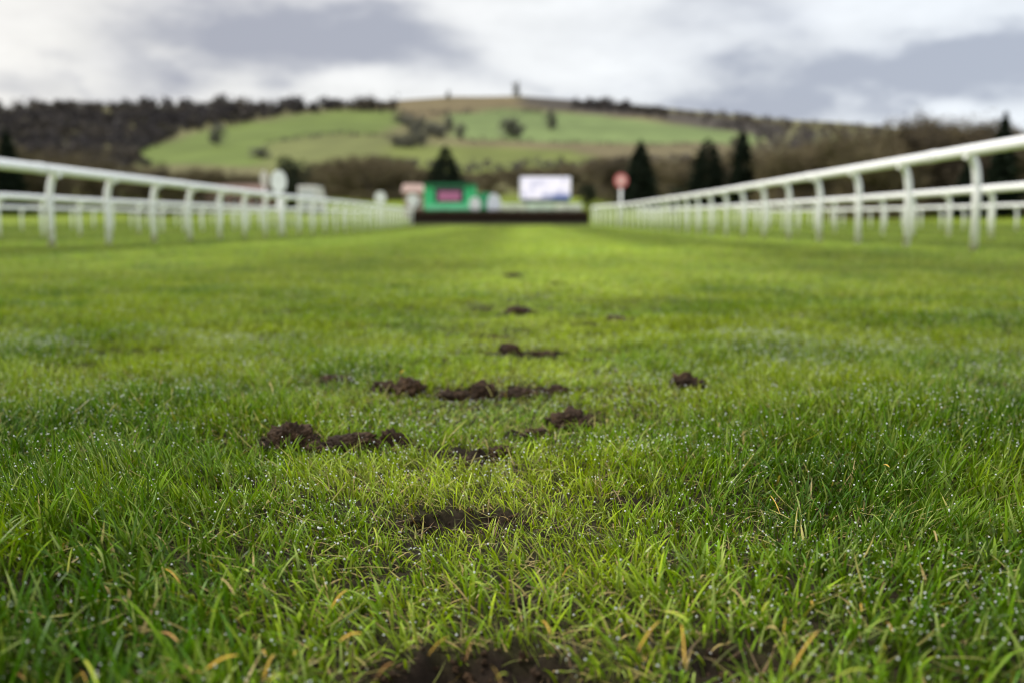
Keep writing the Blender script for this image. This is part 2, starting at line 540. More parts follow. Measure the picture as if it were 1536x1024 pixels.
def height_field(x, y):
    """length of the sward: long at the sides near the camera, trodden short in the middle"""
    path = np.exp(-((x - .02 - .03 * np.sin(y * 3)) / (.30 + .05 * y)) ** 2)
    h = .056 - .021 * path
    h = h + (fbm(x * 2.6, y * 2.6, 81, 2) - .5) * .040
    h = h + (fbm(x * 9, y * 9, 83, 2) - .5) * .030
    h = h * (1 - .36 * sstep(.95, 1.7, y)) * (1 - .16 * sstep(1.7, 3, y))
    return np.clip(h, .013, .12), path


def blade_colors(x, y, n, path):
    r = RNG.random(n)
    c1 = vn(x * 45, y * 45, 91); c2 = fbm(x * 3.0, y * 3.0, 93, 2)
    k = np.clip(.50 * r + .45 * c1 + 1.3 * (c2 - .5) + (.06 + .20 * path * sstep(.75, 1.3, y)) + .20 * sstep(1.2, 3.4, y) - .40 * (1 - path) * (1 - sstep(1.0, 2.8, y)), 0, 1)[:, None]
    tip = np.where(k < .5, G_DEEP + (G_MID - G_DEEP) * k * 2, G_MID + (G_YEL - G_MID) * (k - .5) * 2)
    tip = tip * RNG.uniform(.42, 1.5, (n, 1))
    pale = (RNG.random(n) < .13 + .14 * sstep(1.4, 2.4, y))[:, None]
    tip = np.where(pale, tip * .4 + np.array((.27, .32, .09)), tip)
    base = tip * .42 + G_STEM * .12  # blade feet darker than real stems, painting in the shade between blades
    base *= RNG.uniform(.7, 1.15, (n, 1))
    dry = RNG.random(n) < (.035 + .10 * path * (1 - sstep(2, 4, y)))
    tip = np.where(dry[:, None], STRAW * RNG.uniform(.5, 1.15, (n, 1)), tip)
    base = np.where(dry[:, None], STRAW * .7, base)
    return base, tip, dry


parts, tips = [], []


def sow(y0, y1, dens, margin, seg, wmul, lmul=1.0, thin=False, keep_tips=0.0, flat=False):
    x, y = scatter(y0, y1, dens, margin)
    z, m = surf(x, y)
    edge = fbm(x * 30, y * 30, 101, 2)
    _, path = height_field(x, y)
    gap = .22 * path * (1 - sstep(1.6, 2.6, y)) * sstep(.45, .6, vn(x * 13, y * 13, 103))
    ok = (RNG.random(len(x)) > m * 1.06 - .02 * edge) & (RNG.random(len(x)) > gap)
    if y1 > 6: ok &= RNG.random(len(x)) > sstep(4.0, y1, y)
    x, y, z, m = x[ok], y[ok], z[ok], m[ok]
    n = len(x)
    H, path = height_field(x, y)
    # tufts: blades lean away from the middle of their own tuft
    cs = .034
    ix, iy = np.floor(x / cs), np.floor(y / cs)
    tx = (ix + hash2(ix, iy, 1)) * cs; ty = (iy + hash2(ix, iy, 2)) * cs
    th = .7 + .65 * hash2(ix, iy, 3)
    out = np.arctan2(y - ty, x - tx)
    az = out + RNG.normal(0, 1.0, n)
    wind = 6.28 * fbm(x * 1.9, y * 1.9, 107, 2) * 1.5
    az = np.where(RNG.random(n) < .35, wind + RNG.normal(0, .5, n), az)
    h = H * th * RNG.uniform(.55, 1.25, n) * lmul * (1 - .45 * m)
    h = np.where(RNG.random(n) < .05, h * 1.4, h)
    w = RNG.uniform(.0017, .0034, n) * wmul * (1 + .55 * (1 - path) * (1 - sstep(1.4, 2.4, y)))
    if thin:
        w *= .42; h *= 1.25
    lean = np.abs(RNG.normal(.20, .26, n)) + .16 * path
    curl = RNG.gamma(2.0, .36, n) + .22 * path
    cb, ct, dry = blade_colors(x, y, n, path)
    lean = np.where(dry, lean + .6, lean)
    far_k = (.84 + .32 * path + .10 * sstep(1.4, 2.4, y))[:, None]
    cb, ct = cb * far_k, ct * far_k
    if flat:      # dead blades trodden flat into the sward
        lean = RNG.uniform(1.0, 1.6, n); curl = RNG.normal(0, .3, n); z = z + RNG.uniform(.002, .018, n)
        pale = (STRAW * .8 + np.array((.05, .09, .0))) * RNG.uniform(.35, 1.1, (n, 1))
        cb, ct = pale * .8, pale
        h = RNG.uniform(.025, .06, n)
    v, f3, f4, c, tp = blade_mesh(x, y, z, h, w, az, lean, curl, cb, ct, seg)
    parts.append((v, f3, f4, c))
    if keep_tips > 0:
        k = RNG.random(n) < keep_tips * 5.0 * fbm(x * 4.5, y * 4.5, 119, 3) ** 2.2
        tips.append(tp[k])
    return v, vp_of(seg)


def vp_of(seg): return 2 * seg + 1


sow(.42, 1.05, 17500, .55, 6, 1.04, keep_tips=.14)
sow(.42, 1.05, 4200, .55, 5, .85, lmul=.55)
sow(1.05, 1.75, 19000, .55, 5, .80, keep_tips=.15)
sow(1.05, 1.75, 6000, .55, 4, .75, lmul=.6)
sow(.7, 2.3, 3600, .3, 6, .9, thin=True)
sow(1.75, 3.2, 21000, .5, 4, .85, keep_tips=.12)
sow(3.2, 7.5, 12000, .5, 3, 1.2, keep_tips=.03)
sow(.55, 2.3, 1000, .1, 4, .75, lmul=1.0, flat=True)
V_, F_, C_ = join(parts)
g = np_mesh('grass', V_, F_, GRASS, True, C_)
tag(g, 'wet tufted green grass blades on the near turf', 'grass', kind='stuff')

parts = []


def sow_far(y0, y1, dens, hmean, wmul, seg, xmax, tone=1.0):
    x, y = scatter(y0 * .80, min(90, y1 * 1.25), dens, 1.0, .62, xmax)
    keep = RNG.random(len(x)) < sstep(y0 * .80, y0 * 1.25, y) * (1 - sstep(y1 * .80, y1 * 1.25, y) * (y1 < 90))
    x, y = x[keep], y[keep]
    n = len(x)
    z, m = surf(x, y)
    ok = RNG.random(n) > m
    x, y, z = x[ok], y[ok], z[ok]; n = len(x)
    clump = fbm(x * 2.2, y * 1.6, 111, 3)
    h = hmean * (.5 + 1.0 * clump) * RNG.uniform(.6, 1.35, n)
    w = RNG.uniform(.8, 1.3, n) * wmul
    az = RNG.uniform(0, 6.283, n)
    lean = np.abs(RNG.normal(.3, .3, n)); curl = RNG.gamma(2, .3, n)
    cen = np.exp(-(x / 3.2) ** 2)
    wide = np.exp(-(x / (1.2 + .42 * y)) ** 2)
    cb, ct, dry = blade_colors(x, y, n, .05 + 1.0 * cen)
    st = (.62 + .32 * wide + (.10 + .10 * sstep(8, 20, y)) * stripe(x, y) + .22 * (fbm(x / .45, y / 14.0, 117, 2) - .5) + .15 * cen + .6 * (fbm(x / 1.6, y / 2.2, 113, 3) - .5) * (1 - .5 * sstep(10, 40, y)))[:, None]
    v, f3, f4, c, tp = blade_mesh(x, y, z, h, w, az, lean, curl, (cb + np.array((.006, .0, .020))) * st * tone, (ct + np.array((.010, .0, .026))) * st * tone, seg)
    parts.append((v, f3, f4, c))


sow_far(5.4, 9, 5200, .034, .0050, 2, 1e9, 1.12)
sow_far(9, 18, 1300, .036, .011, 2, 1e9, 1.18)
sow_far(18, 36, 380, .038, .022, 1, 26, 1.14)
sow_far(36, 90, 110, .045, .05, 1, 34, 1.12)
V_, F_, C_ = join(parts)
g = np_mesh('distant_grass', V_, F_, attr_mat('mown_grass', rough=.5, spec=.16, trans=.26, tcol=(1.2, 1.3, .8)), True, C_)
tag(g, 'mown green grass of the course beyond the near tufts', 'grass', kind='stuff')

# yellowed blades lying in the near grass: two ends and a lift
YB = [(308, 1004, 358, 966, .0050), (330, 866, 352, 886, .0040), (362, 858, 374, 872, .0045), (246, 852, 270, 862, .0028), (126, 988, 148, 1018, .0050),
      (812, 930, 826, 962, .0042), (1022, 934, 1028, 990, .0042), (955, 978, 990, 945, .0040), (994, 916, 1034, 926, .0050), (508, 962, 544, 957, .0046),
      (496, 912, 522, 888, .0040), (394, 1020, 412, 994, .0050), (1186, 1006, 1228, 958, .0042), (1142, 918, 1156, 908, .0050), (1146, 944, 1166, 930, .0050),
      (400, 1024, 424, 1002, .0050), (1290, 905, 1292, 925, .0040), (1215, 902, 1219, 914, .0045), (1155, 742, 1170, 772, .0026), (1400, 795, 1406, 803, .0050), (560, 790, 566, 812, .0040),
      (1322, 698, 1334, 708, .005), (1094, 880, 1120, 918, .003), (610, 900, 618, 926, .0030), (600, 560, 607, 556, .006), (404, 572, 410, 590, .006)]
for _ in range(34):
    u0, v0 = random.uniform(20, 1516), 1024 - 190 * random.random() ** 1.5
    a = random.uniform(0, 6.283); ln = random.uniform(10, 46)
    YB.append((u0, v0, u0 + ln * math.cos(a), v0 + ln * .75 * math.sin(a), random.uniform(.0018, .0042)))
yv = []
for (u0, v0, u1, v1, w) in YB:
    hgt = random.uniform(.022, .042)
    x0, y0 = on_flat(u0, v0, hgt); x1, y1 = on_flat(u1, v1, hgt + random.uniform(-.006, .012))
    P0, P1 = np.array((x0, y0, hgt)), np.array((x1, y1, hgt + .004))
    gz, _ = surf(np.array([x0, x1]), np.array([y0, y1]))
    P0[2] += max(0, gz.mean()); P1[2] += max(0, gz.mean())
    d = P1 - P0; ln = np.linalg.norm(d[:2]) + 1e-6
    s = np.array((-d[1], d[0], 0)) / ln
    s = s * .75 + np.array((0, 0, .5))
    ring = []
    K = 6
    for i in range(K + 1):
        t = i / K
        p = P0 + d * t + np.array((0, 0, .003 * math.sin(math.pi * t)))
        hw = w * .20 * (1 - abs(2 * t - 1) ** 7 * .9)
        ring += [p - s * hw, p + s * hw]
    f4 = np.array([(2 * i, 2 * i + 1, 2 * i + 3, 2 * i + 2) for i in range(K)])
    tt = np.repeat(np.linspace(0, 1, K + 1), 2)[:, None]
    c = ORANGE * (1 - tt * .25) * random.uniform(.75, 1.1) + np.array((.10, .10, .03)) * tt
    q_ = random.random()
    if q_ < .28: c = np.array((.42, .40, .05)) * (1 - tt * .5) + np.array((.10, .22, .01)) * tt
    elif q_ < .44: c = np.array((.30, .16, .05)) * (1 + tt * .5)
    elif q_ < .56: c = STRAW * 1.0 * np.ones_like(tt) * random.uniform(.8, 1.1)
    yv.append((np.array(ring), [], f4, c))
V_, F_, C_ = join(yv)
g = np_mesh('yellowed_grass', V_, F_, GRASS, True, C_)
tag(g, 'scattered yellow and orange dying blades in the near grass', 'grass', kind='stuff')

# ------------------------------------------------------------------ dew
def ico(sub):
    import bmesh
    bm = bmesh.new(); bmesh.ops.create_icosphere(bm, subdivisions=sub, radius=1)
    v = np.array([w.co[:] for w in bm.verts]); f = np.array([[w.index for w in q.verts] for q in bm.faces]); bm.free()
    return v, f


m, nt, b, out = new_mat('dew')
b.inputs['Base Color'].default_value = (.93, .96, .95, 1); b.inputs['Roughness'].default_value = .06
b.inputs['Transmission Weight'].default_value = .45; b.inputs['IOR'].default_value = 1.33; b.inputs['Specular IOR Level'].default_value = 1.0
tp = np.concatenate(tips)
iv, iff = ico(2)
r = np.minimum(RNG.gamma(1.8, .00025, len(tp)) + .00024, .0012)
r = r * (.75 + .24 * np.clip(tp[:, 1], 0, 5))
dv = (tp[:, None, :] + iv[None] * r[:, None, None] * np.array((1, 1, .9))).reshape(-1, 3)
df = (iff[None] + (np.arange(len(tp)) * len(iv))[:, None, None]).reshape(-1, 3)
g = np_mesh('dew_droplets', dv, [df], m, True)
tag(g, 'tiny bright dew droplets hanging on the grass tips', 'dew', kind='stuff')

# ------------------------------------------------------------------ soil: clods and crumbs
def clod(u, v, w, h, label, seed, rot=0.0, deep=1.0):
    x, y = on_flat(u, v, 0.0)
    z, _ = surf(np.array([x]), np.array([y])); z = float(z[0])
    vv, ff = ico(6 if w * 1536 / y > 45 else 5)
    res = []
    off = Vector((seed * 3.7, seed * 1.3, seed * 7.1))
    for p in vv:
        q = Vector(p)
        d = 1 + .42 * (mnoise.noise(q * 1.5 + off)) + .26 * mnoise.noise(q * 3.4 + off) + .17 * mnoise.noise(q * 7.5 + off) + .11 * mnoise.noise(q * 16 + off) + .06 * mnoise.noise(q * 33 + off)
        d += .10 * abs(mnoise.noise(q * 5.0 + off * 2))
        k = q * d
        res.append((k.x * w / 2, k.y * w / 2 * deep, k.z * h * .64 + h * .24))
    o = np_mesh('mud_clod', np.array(res), [ff], SOIL, True)
    o.location = (x, y, z); o.rotation_euler = (0, 0, rot)
    tag(o, label, 'mud clod', 'clods of mud kicked up on the turf')


CLODS = [(440, 673, .066, .058, 'tallest dark mud clod, standing at the left end of the near row of kicked-up soil', .9),
         (588, 666, .050, .042, 'rounded mud clod at the right end of the long flat clod in the near row', .9),
         (526, 668, .088, .028, 'long flat pale-topped mud clod between two rounder clods in the near row', .6),
         (474, 680, .036, .022, 'small low clod tucked against the right foot of the tallest clod', .8),
         (692, 682, .075, .020, 'sunken mud clod half hidden by grass right of the near row', .7),
         (855, 630, .070, .044, 'dark mud clod standing alone right of the middle, nearer than the long muddy row', .8),
         (882, 621, .036, .030, 'small clod leaning on the right side of the lone dark clod', .8),
         (804, 643, .036, .018, 'little crumbly clod to the lower left of the lone dark clod', .8),
         (578, 589, .050, .034, 'left half of the split clod at the left end of the second muddy row', .8),
         (614, 591, .060, .042, 'right, taller half of the split clod at the left end of the second muddy row', .8),
         (680, 594, .070, .032, 'broad low clod in the middle of the second muddy row', .7),
         (726, 586, .052, .044, 'upright knobbly clod rising from the middle of the second muddy row', .8),
         (778, 591, .072, .030, 'low ragged clod at the right end of the second muddy row', .7),
         (506, 578, .080, .026, 'thin streak-like clod lying left of the second muddy row', .6),
         (1030, 585, .075, .050, 'single clod sunk among green tufts on the right', .8),
         (766, 532, .055, .036, 'small upright clod left of its flat neighbour behind the second muddy row', .8),
         (815, 532, .070, .028, 'flat clod right of its upright neighbour behind the second muddy row', .7),
         (780, 470, .115, .046, 'clean-edged dome of mud far up the middle of the course', .8),
         (926, 484, .095, .044, 'distant clod lying right of the dome of mud', .8),
         (768, 419, .130, .046, 'farthest faint clod on the middle line of the course', .8),
         (742, 505, .095, .022, 'thin dark clod just nearer than the dome of mud', .6),
         (724, 466, .080, .024, 'small faint clod just left of the dome of mud', .7),
         (884, 490, .075, .022, 'low clod just left of the distant right-hand clod', .7),
         (836, 430, .090, .024, 'faint little clod right of the middle line, between the dome and the farthest clod', .7),
         (1262, 602, .045, .026, 'smallest clod far out on the right in the long grass', .8),
         (838, 590, .050, .022, 'crumb-like clod trailing off the right end of the second muddy row', .7),
         (752, 674, .034, .018, 'little clod close right of the sunken mud clod', .8)]
for i, (u, v, w, h, lab, dp) in enumerate(CLODS):
    clod(u, v, w, h, lab, i + 1, random.uniform(-.4, .4), dp)

iv1, if1 = ico(2)
cv, cf, n = [], [], 0
for (px, py, a, b_, d, s) in _patch:
    if s < .7 or py > 5: continue
    cnt = int(min(260, 9000 * a * b_ * s * 3.5))
    for _ in range(cnt):
        q = math.sqrt(random.random()) * 1.05; th = random.uniform(0, 6.283)
        x, y = px + a * q * math.cos(th), py + b_ * q * math.sin(th)
        rr = min(.0050, random.gammavariate(1.5, .0010) + .0008)
        off = Vector((random.random() * 50, random.random() * 50, random.random() * 50))
        dd = np.array([1 + .7 * mnoise.noise(Vector(p) * 1.6 + off) + .55 * mnoise.noise(Vector(p) * 3.5 + off) for p in iv1])
        cv.append(iv1 * dd[:, None] * rr * np.array((1, 1, .75)) + np.array((x, y, 0)))
        cf.append(if1 + n); n += len(iv1)
cv = np.array(cv)
zz, _ = surf(cv[:, :, 0].mean(1), cv[:, :, 1].mean(1))
cv[:, :, 2] += zz[:, None] + .002
g = np_mesh('soil_crumbs', cv.reshape(-1, 3), [np.concatenate(cf)], SOIL, False)
tag(g, 'loose dark soil crumbs strewn over the bare patches', 'soil', kind='stuff')

rx_, ry_ = [], []
for (px, py, a, b_, d, s_) in _patch:
    if s_ < .6 or py > 3.6: continue
    for _ in range(int(26 + 2600 * a * b_ * s_)):
        q = math.sqrt(random.random()) * 1.15; th = random.uniform(0, 6.283)
        rx_.append(px + a * q * math.cos(th)); ry_.append(py + b_ * q * math.sin(th))
rx_, ry_ = np.array(rx_), np.array(ry_); n = len(rx_)
rz_, _ = surf(rx_, ry_)
tone = RNG.uniform(.25, 1.0, (n, 1)) * np.where(RNG.random((n, 1)) < .6, np.array((.30, .20, .11)), np.array((.24, .27, .06)))
v, f3, f4, c, _t = blade_mesh(rx_, ry_, rz_ + RNG.uniform(0, .016, n), RNG.uniform(.015, .050, n), RNG.uniform(.0006, .0020, n), RNG.uniform(0, 6.283, n), RNG.uniform(.7, 1.7, n), RNG.normal(.2, .6, n), tone * .8, tone, 4)
g = np_mesh('torn_roots', v, [f3, f4], GRASS, True, c)
tag(g, 'torn roots and dead stems strewn over the mud patches', 'roots', kind='stuff')

# ------------------------------------------------------------------ running rails
def gz(x, y): return float(terrain(np.array([x]), np.array([y]))[0])


def running_rail(path, y0, y1, post_ys, h, side, label, rr=.054, ry=1.3, pr=.051, hook=.12):
    """path(y) -> x of the rail; side = +1 when the course lies to +x; posts stand on the outside and hook in under the rail"""
    ym = post_ys[0]
    root = empty('running_rail', (path(ym), ym, gz(path(ym), ym)))
    ox, oy, oz = root.location
    mb = MB()
    pts = [(path(y) - ox, y - oy, gz(path(y), y) * sstep(20, 40, y) + h - oz) for y in np.arange(y0, y1 + .01, 2.0)]
    mb.tube(pts, rr, 16, ry)
    for k in range(2, len(pts) - 1, 3):      # joint sleeves where two lengths of rail meet
        a, b = np.array(pts[k]), np.array(pts[k + 1]); d = (b - a) / np.linalg.norm(b - a)
        mb.tube([a - d * .14, a + d * .14], rr * 1.09, 16, ry)
    mb.build('rail', WHITE, root, True)
    shared = None
    for y in post_ys:
        x = path(y)
        if shared is None:
            mb = MB()
            p = [(-side * hook, 0, -.12), (-side * hook, 0, h * .62)]
            for k in range(1, 9):
                a = k / 8 * math.pi / 2 * .92
                p.append((-side * hook + side * hook * (1 - math.cos(a)) * 1.02, 0, h * .62 + (h * .33) * math.sin(a)))
            mb.tube(p, [pr] * len(p), 12)
            mb.box((-.05, -.055, h - .105), (.05, .055, h - .05), .008)
            o = mb.build('post', WHITE, root, True)
            shared = o.data
        else:
            o = bpy.data.objects.new('post', shared); link(o, root)
        o.location = (x - ox, y - oy + random.uniform(-.02, .02), gz(x, y) - oz if y > 25 else max(0, gz(x, y)) - oz)
        o.rotation_euler = (random.gauss(0, .010), 0, random.gauss(0, .03))
    tag(root, label, 'running rail', 'white running rails')
    return root


def path_left(y): return -6.69 - .71 * float(sstep(42, 71, y))
def path_right(y): return 5.54 - .70 * float(sstep(48, 71, y))


running_rail(path_left, 4.4, 71.2, [14.86 + 2.09 * k for k in range(-4, 28)], 1.114, 1, 'nearer white running rail on the left, its high top bar crossing the woods')
running_rail(path_right, 4.0, 71.2, [12.9 + 2.22 * k for k in range(-3, 27)], 1.245, -1, 'tall white running rail on the right, nearest to the camera on that side')
running_rail(lambda y: -12.6, 8, 92, [11.2 + 2.3 * k for k in range(0, 36)], 1.02, 1, 'second white running rail on the left, seen low behind the nearer one', .058, 1.3, .05)
running_rail(lambda y: -21.5, 14, 96, [17 + 2.5 * k for k in range(0, 32)], .98, 1, 'outermost low white rail at the far left, behind the other two')
running_rail(lambda y: 10.4, 8, 92, [11.6 + 2.3 * k for k in range(0, 36)], 1.12, -1, 'second white running rail on the right, seen through the tall rail', .06, 1.3, .052)
running_rail(lambda y: 20.0, 14, 96, [17 + 2.5 * k for k in range(0, 32)], 1.05, -1, 'outermost low white rail at the far right, behind the other two')

# ------------------------------------------------------------------ the jump
JY = 72.0
jx0, jx1 = -7.75, 4.75
jz = gz(0, JY)
root = empty('steeplechase_fence', ((jx0 + jx1) / 2, JY, jz))
ox = root.location.x
N_ = 15000
bx = RNG.uniform(jx0, jx1, N_); by = JY + RNG.uniform(-.45, .45, N_)
bz = np.full(N_, jz)
hh = RNG.uniform(.86, 1.20, N_) + .06 * fbm(bx * 3, by * 3, 131, 2)
dark = RNG.uniform(.5, 1.2, (N_, 1)) * np.array((.020, .014, .011)); tipc = RNG.uniform(.6, 1.3, (N_, 1)) * np.array((.120, .066, .042))
v, f3, f4, c, _t = blade_mesh(bx - ox, by - JY, bz - jz, hh, RNG.uniform(.012, .03, N_), RNG.uniform(0, 6.28, N_), np.abs(RNG.normal(.06, .05, N_)), RNG.uniform(0, .15, N_), dark, dark * .55 + tipc * .45, 3)
np_mesh('birch_brush', v, [f3, f4], BIRCH, True, c, root)
mb = MB(); mb.box((jx0 - ox, -.30, 0), (jx1 - ox, .30, .72), .02)
mb.build('packed_core', plain('packed_birch', (.016, .012, .010), .95, .3, 6), root)
mb = MB()
sec = [(-1.0, .02), (-.52, .14), (-.46, .14), (-.46, 0.0)]
vv = [(x, y_, z_) for x in (jx0 - ox, jx1 - ox) for (y_, z_) in sec]
mb.add(vv, f4=[(0, 4, 5, 1), (1, 5, 6, 2), (2, 6, 7, 3), (0, 1, 2, 3), (7, 6, 5, 4)])
mb.build('take_off_apron', plain('turf_apron', (.040, .048, .012), .9, .3, 5, bump=.5), root)
mb = MB(); mb.tube([(jx0 - ox, -.50, .19), (jx1 - ox, -.50, .19)], .05, 12)
mb.build('guard_rail', plain('olive_rail', (.040, .034, .020), .7, .15, 2), root, True)
tag(root, 'dark birch steeplechase fence with a low turfed apron across the course', 'jump')

# ------------------------------------------------------------------ markers
def marker(x, y, zc, rx, rz, face, label, stem=.045, inner=None, hood=None):
    z0 = gz(x, y)
    root = empty('course_marker', (x, y, z0))
    mb = MB(); mb.tube([(0, 0.03, -.05), (0, .03, zc - z0 - rz * .6)], stem, 12); mb.build('pole', WHITE_PAINT, root, True)
    mb = MB(); mb.disc((0, -.02, zc - z0), rx, .05, ry=rz); d = mb.build('disc', face, root)
    if inner is not None:
        mb = MB(); mb.disc((0, -.058, zc - z0), rx * inner[1], .02, ry=rz * inner[1]); mb.build('disc_centre', inner[0], d)
    tag(root, label, 'marker', 'round course markers on poles')
    return root


BLUEWHITE = plain('pale_blue_white', (.84, .86, .90), .35, .10, 4)
RED = plain('signal_red', (.68, .18, .19), .4, .1, 3)
PINKWHITE = plain('faded_white', (.82, .50, .50), .4, .1, 3)
BLUSH = plain('blush_white', (.66, .60, .60), .5, .15, 3)
x, y, z = at_depth(418, 273, 30.5); marker(x, y, z, .23, .33, BLUEWHITE, 'pale blue-white oval marker on a pole behind the nearer left rail', .07)
x, y, z = at_depth(396, 268, 62); marker(x, y, z, .22, .46, BLUSH, 'slim pinkish marker just left of the pale blue-white oval one', .05)
x, y, z = at_depth(931.5, 271.5, 62.5); marker(x, y, z, .42, .44, RED, 'red round marker with a pale centre on a white pole beside the right rail', .075, (PINKWHITE, .60))
x, y, z = at_depth(570.5, 297, 60); marker(x, y, z, .33, .36, WHITE_PAINT, 'small white round marker on a pole left of the jump', .045)
x, y, z = at_depth(619, 301, 73.5); marker(x, y, z, .44, .46, WHITE_PAINT, 'white round marker at the left corner of the jump', .07)
x, y, z = at_depth(712.5, 307, 73.2); marker(x, y, z, .42, .52, WHITE_PAINT, 'white round marker standing against the front of the bright green kiosk', .07)
x, y, z = at_depth(741, 307, 73.4); marker(x, y, z, .50, .76, plain('cool_white', (.74, .76, .86), .4, .1, 3), 'largest white oval marker, right of the green kiosk behind the jump', .08)

# ------------------------------------------------------------------ green kiosk
KY = 82.0
def kx(u): return at_depth(u, 300, KY)[0]
def kz(v): return at_depth(700, v, KY)[2]
kg = gz(-5, KY)
root = empty('trackside_kiosk', (kx(675), KY, kg)); ox = kx(675)
GREEN = plain('bright_green_panel', (.050, .56, .24), .4, .12, 1.5)
DKGREEN = plain('dark_green_panel', (.012, .17, .075), .45, .2, 2)
PALEGREEN = plain('pale_green_stripe', (.20, .66, .42), .4, .12, 2)
mb = MB()
x0, x1 = kx(636) - ox, kx(713) - ox
mb.box((x0, 0, .12), (x1, 2.2, kz(279) - kg), .05); body = mb.build('body', GREEN, root)
mb = MB(); mb.box((kx(652) - ox, -.04, kz(304) - kg), (kx(696) - ox, .06, kz(280.5) - kg), .01); w_ = mb.build('window', plain('dark_glass', (.016, .024, .030), .15, .2, 2, .6), root)
m, nt, b, out = new_mat('pink_display'); b.inputs['Base Color'].default_value = (.40, .11, .25, 1); b.inputs['Roughness'].default_value = .3
b.inputs['Emission Color'].default_value = (.62, .28, .46, 1); b.inputs['Emission Strength'].default_value = .06
mb = MB(); mb.box((kx(657.5) - ox, -.10, kz(302) - kg), (kx(690.5) - ox, -.045, kz(287.5) - kg), .015); mb.build('display', m, w_)
mb = MB(); mb.box((x0 + .2, -.02, kz(316) - kg), (x1 - .25, .03, kz(308) - kg), .008); mb.build('stripe', PALEGREEN, root)
mb = MB(); mb.box((x0 - .05, -.35, kz(279) - kg + .003), (x1 + .05, 2.3, kz(277) - kg + .05), .02); mb.build('roof', DKGREEN, root)
mb = MB(); mb.box((kx(713.4) - ox, .3, .10), (kx(736) - ox, 2.0, kz(290) - kg), .05); mb.build('annex', plain('mid_green_panel', (.018, .29, .13), .4, .2, 1.5), root)
mb = MB()
for q in (x0 + .5, x1 - .5): mb.tube([(q, .15, .28), (q, .35, .28)], .28, 16)
mb.build('wheel', plain('rubber', (.02, .02, .02), .8), root, True)
tag(root, 'bright green trackside kiosk with a dark window and pink display panel', 'kiosk')

# hoardings behind the jump
for i, (u0, u1, tint, lab) in enumerate([(752, 790, (.72, .75, .64), 'cream advertising board below the left half of the big screen'),
                                         (791, 832, (.66, .76, .68), 'pale green-tinted advertising board in the middle below the big screen'),
                                         (833, 873, (.74, .76, .70), 'cream advertising board at the right end, reaching past the big screen')]):
    Yb = 79.0
    xa, xb = at_depth(u0, 300, Yb)[0], at_depth(u1, 300, Yb)[0]
    g0 = gz(xa, Yb)
    root = empty('advertising_board', ((xa + xb) / 2, Yb, g0))
    hw = (xb - xa) / 2
    zt, zb = at_depth(800, 305.5, Yb)[2] - g0, .55
    mb = MB(); mb.box((-hw, -.03, zb), (hw, .03, zt), .012); mb.build('panel', plain('board_paint', tint, .4, .25, 1.1), root)
    for q in (-hw + .25, hw - .25):
        mb = MB(); mb.box((q - .04, .032, -.05), (q + .04, .11, zt - .1), .008); mb.build('leg', plain('galvanised', (.4, .4, .4), .5), root)
    tag(root, lab, 'advertising board', 'boards behind the jump')

# ------------------------------------------------------------------ big screen
SY = 128.0
sx0, _, sz1 = at_depth(779.5, 265.5, SY); sx1, _, sz0 = at_depth(856.5, 300, SY)
sg = gz(sx0, SY); scx = (sx0 + sx1) / 2; sw = sx1 - sx0
root = empty('big_screen', (scx, SY, sg))
mb = MB(); mb.box((-sw / 2, 0, sz0 - sg), (sw / 2, .5, sz1 - sg), .14); mb.build('housing', plain('white_housing', (.74, .74, .82), .4, .05), root)
m, nt, b, out = new_mat('lit_screen')
N, L = nt.nodes, nt.links
tc = N.new('ShaderNodeTexCoord'); sp = N.new('ShaderNodeSeparateXYZ'); L.new(tc.outputs['Object'], sp.inputs[0])
no = N.new('ShaderNodeTexNoise'); no.inputs['Scale'].default_value = .8; no.inputs['Detail'].default_value = 3; L.new(tc.outputs['Object'], no.inputs['Vector'])
rp = N.new('ShaderNodeValToRGB'); e = rp.color_ramp.elements
e[0].position = .36; e[0].color = (.42, .42, .58, 1); e[1].position = .62; e[1].color = (.92, .88, .93, 1)
k = e.new(.47); k.color = (.78, .76, .86, 1)
L.new(no.outputs['Fac'], rp.inputs['Fac'])
# blue caption bar: a part of the picture shown, low on the right
cmp1 = N.new('ShaderNodeMapRange'); cmp1.inputs['From Min'].default_value = sz0 - sg + .75; cmp1.inputs['From Max'].default_value = sz0 - sg + .45
L.new(sp.outputs['Z'], cmp1.inputs['Value'])
cmp2 = N.new('ShaderNodeMapRange'); cmp2.inputs['From Min'].default_value = -.6; cmp2.inputs['From Max'].default_value = 1.2
L.new(sp.outputs['X'], cmp2.inputs['Value'])
mm = N.new('ShaderNodeMath'); mm.operation = 'MULTIPLY'; L.new(cmp1.outputs[0], mm.inputs[0]); L.new(cmp2.outputs[0], mm.inputs[1])
mx = N.new('ShaderNodeMix'); mx.data_type = 'RGBA'; L.new(mm.outputs[0], mx.inputs['Factor']); L.new(rp.outputs['Color'], mx.inputs['A']); mx.inputs['B'].default_value = (.08, .13, .36, 1)
b.inputs['Base Color'].default_value = (.05, .05, .06, 1); b.inputs['Roughness'].default_value = .3
L.new(mx.outputs['Result'], b.inputs['Emission Color']); b.inputs['Emission Strength'].default_value = .62
mb = MB(); mb.box((-sw / 2 + .14, -.05, sz0 - sg + .12), (sw / 2 - .14, -.003, sz1 - sg - .14), .01); mb.build('display', m, root)
for q in (-sw / 2 + .9, sw / 2 - .9):
    mb = MB(); mb.box((q - .12, .1, -.1), (q + .12, .34, sz0 - sg - .003), .01); mb.build('leg', plain('steel_leg', (.10, .11, .14), .5), root)
mb = MB(); mb.box((-sw / 2 + .3, -.1, sz0 - sg - .34), (sw / 2 - .3, .09, sz0 - sg - .02), .01); mb.build('lower_beam', plain('blue_beam', (.03, .06, .14), .5), root)
tag(root, 'big white outdoor screen on legs showing a pale picture with a blue corner', 'screen')

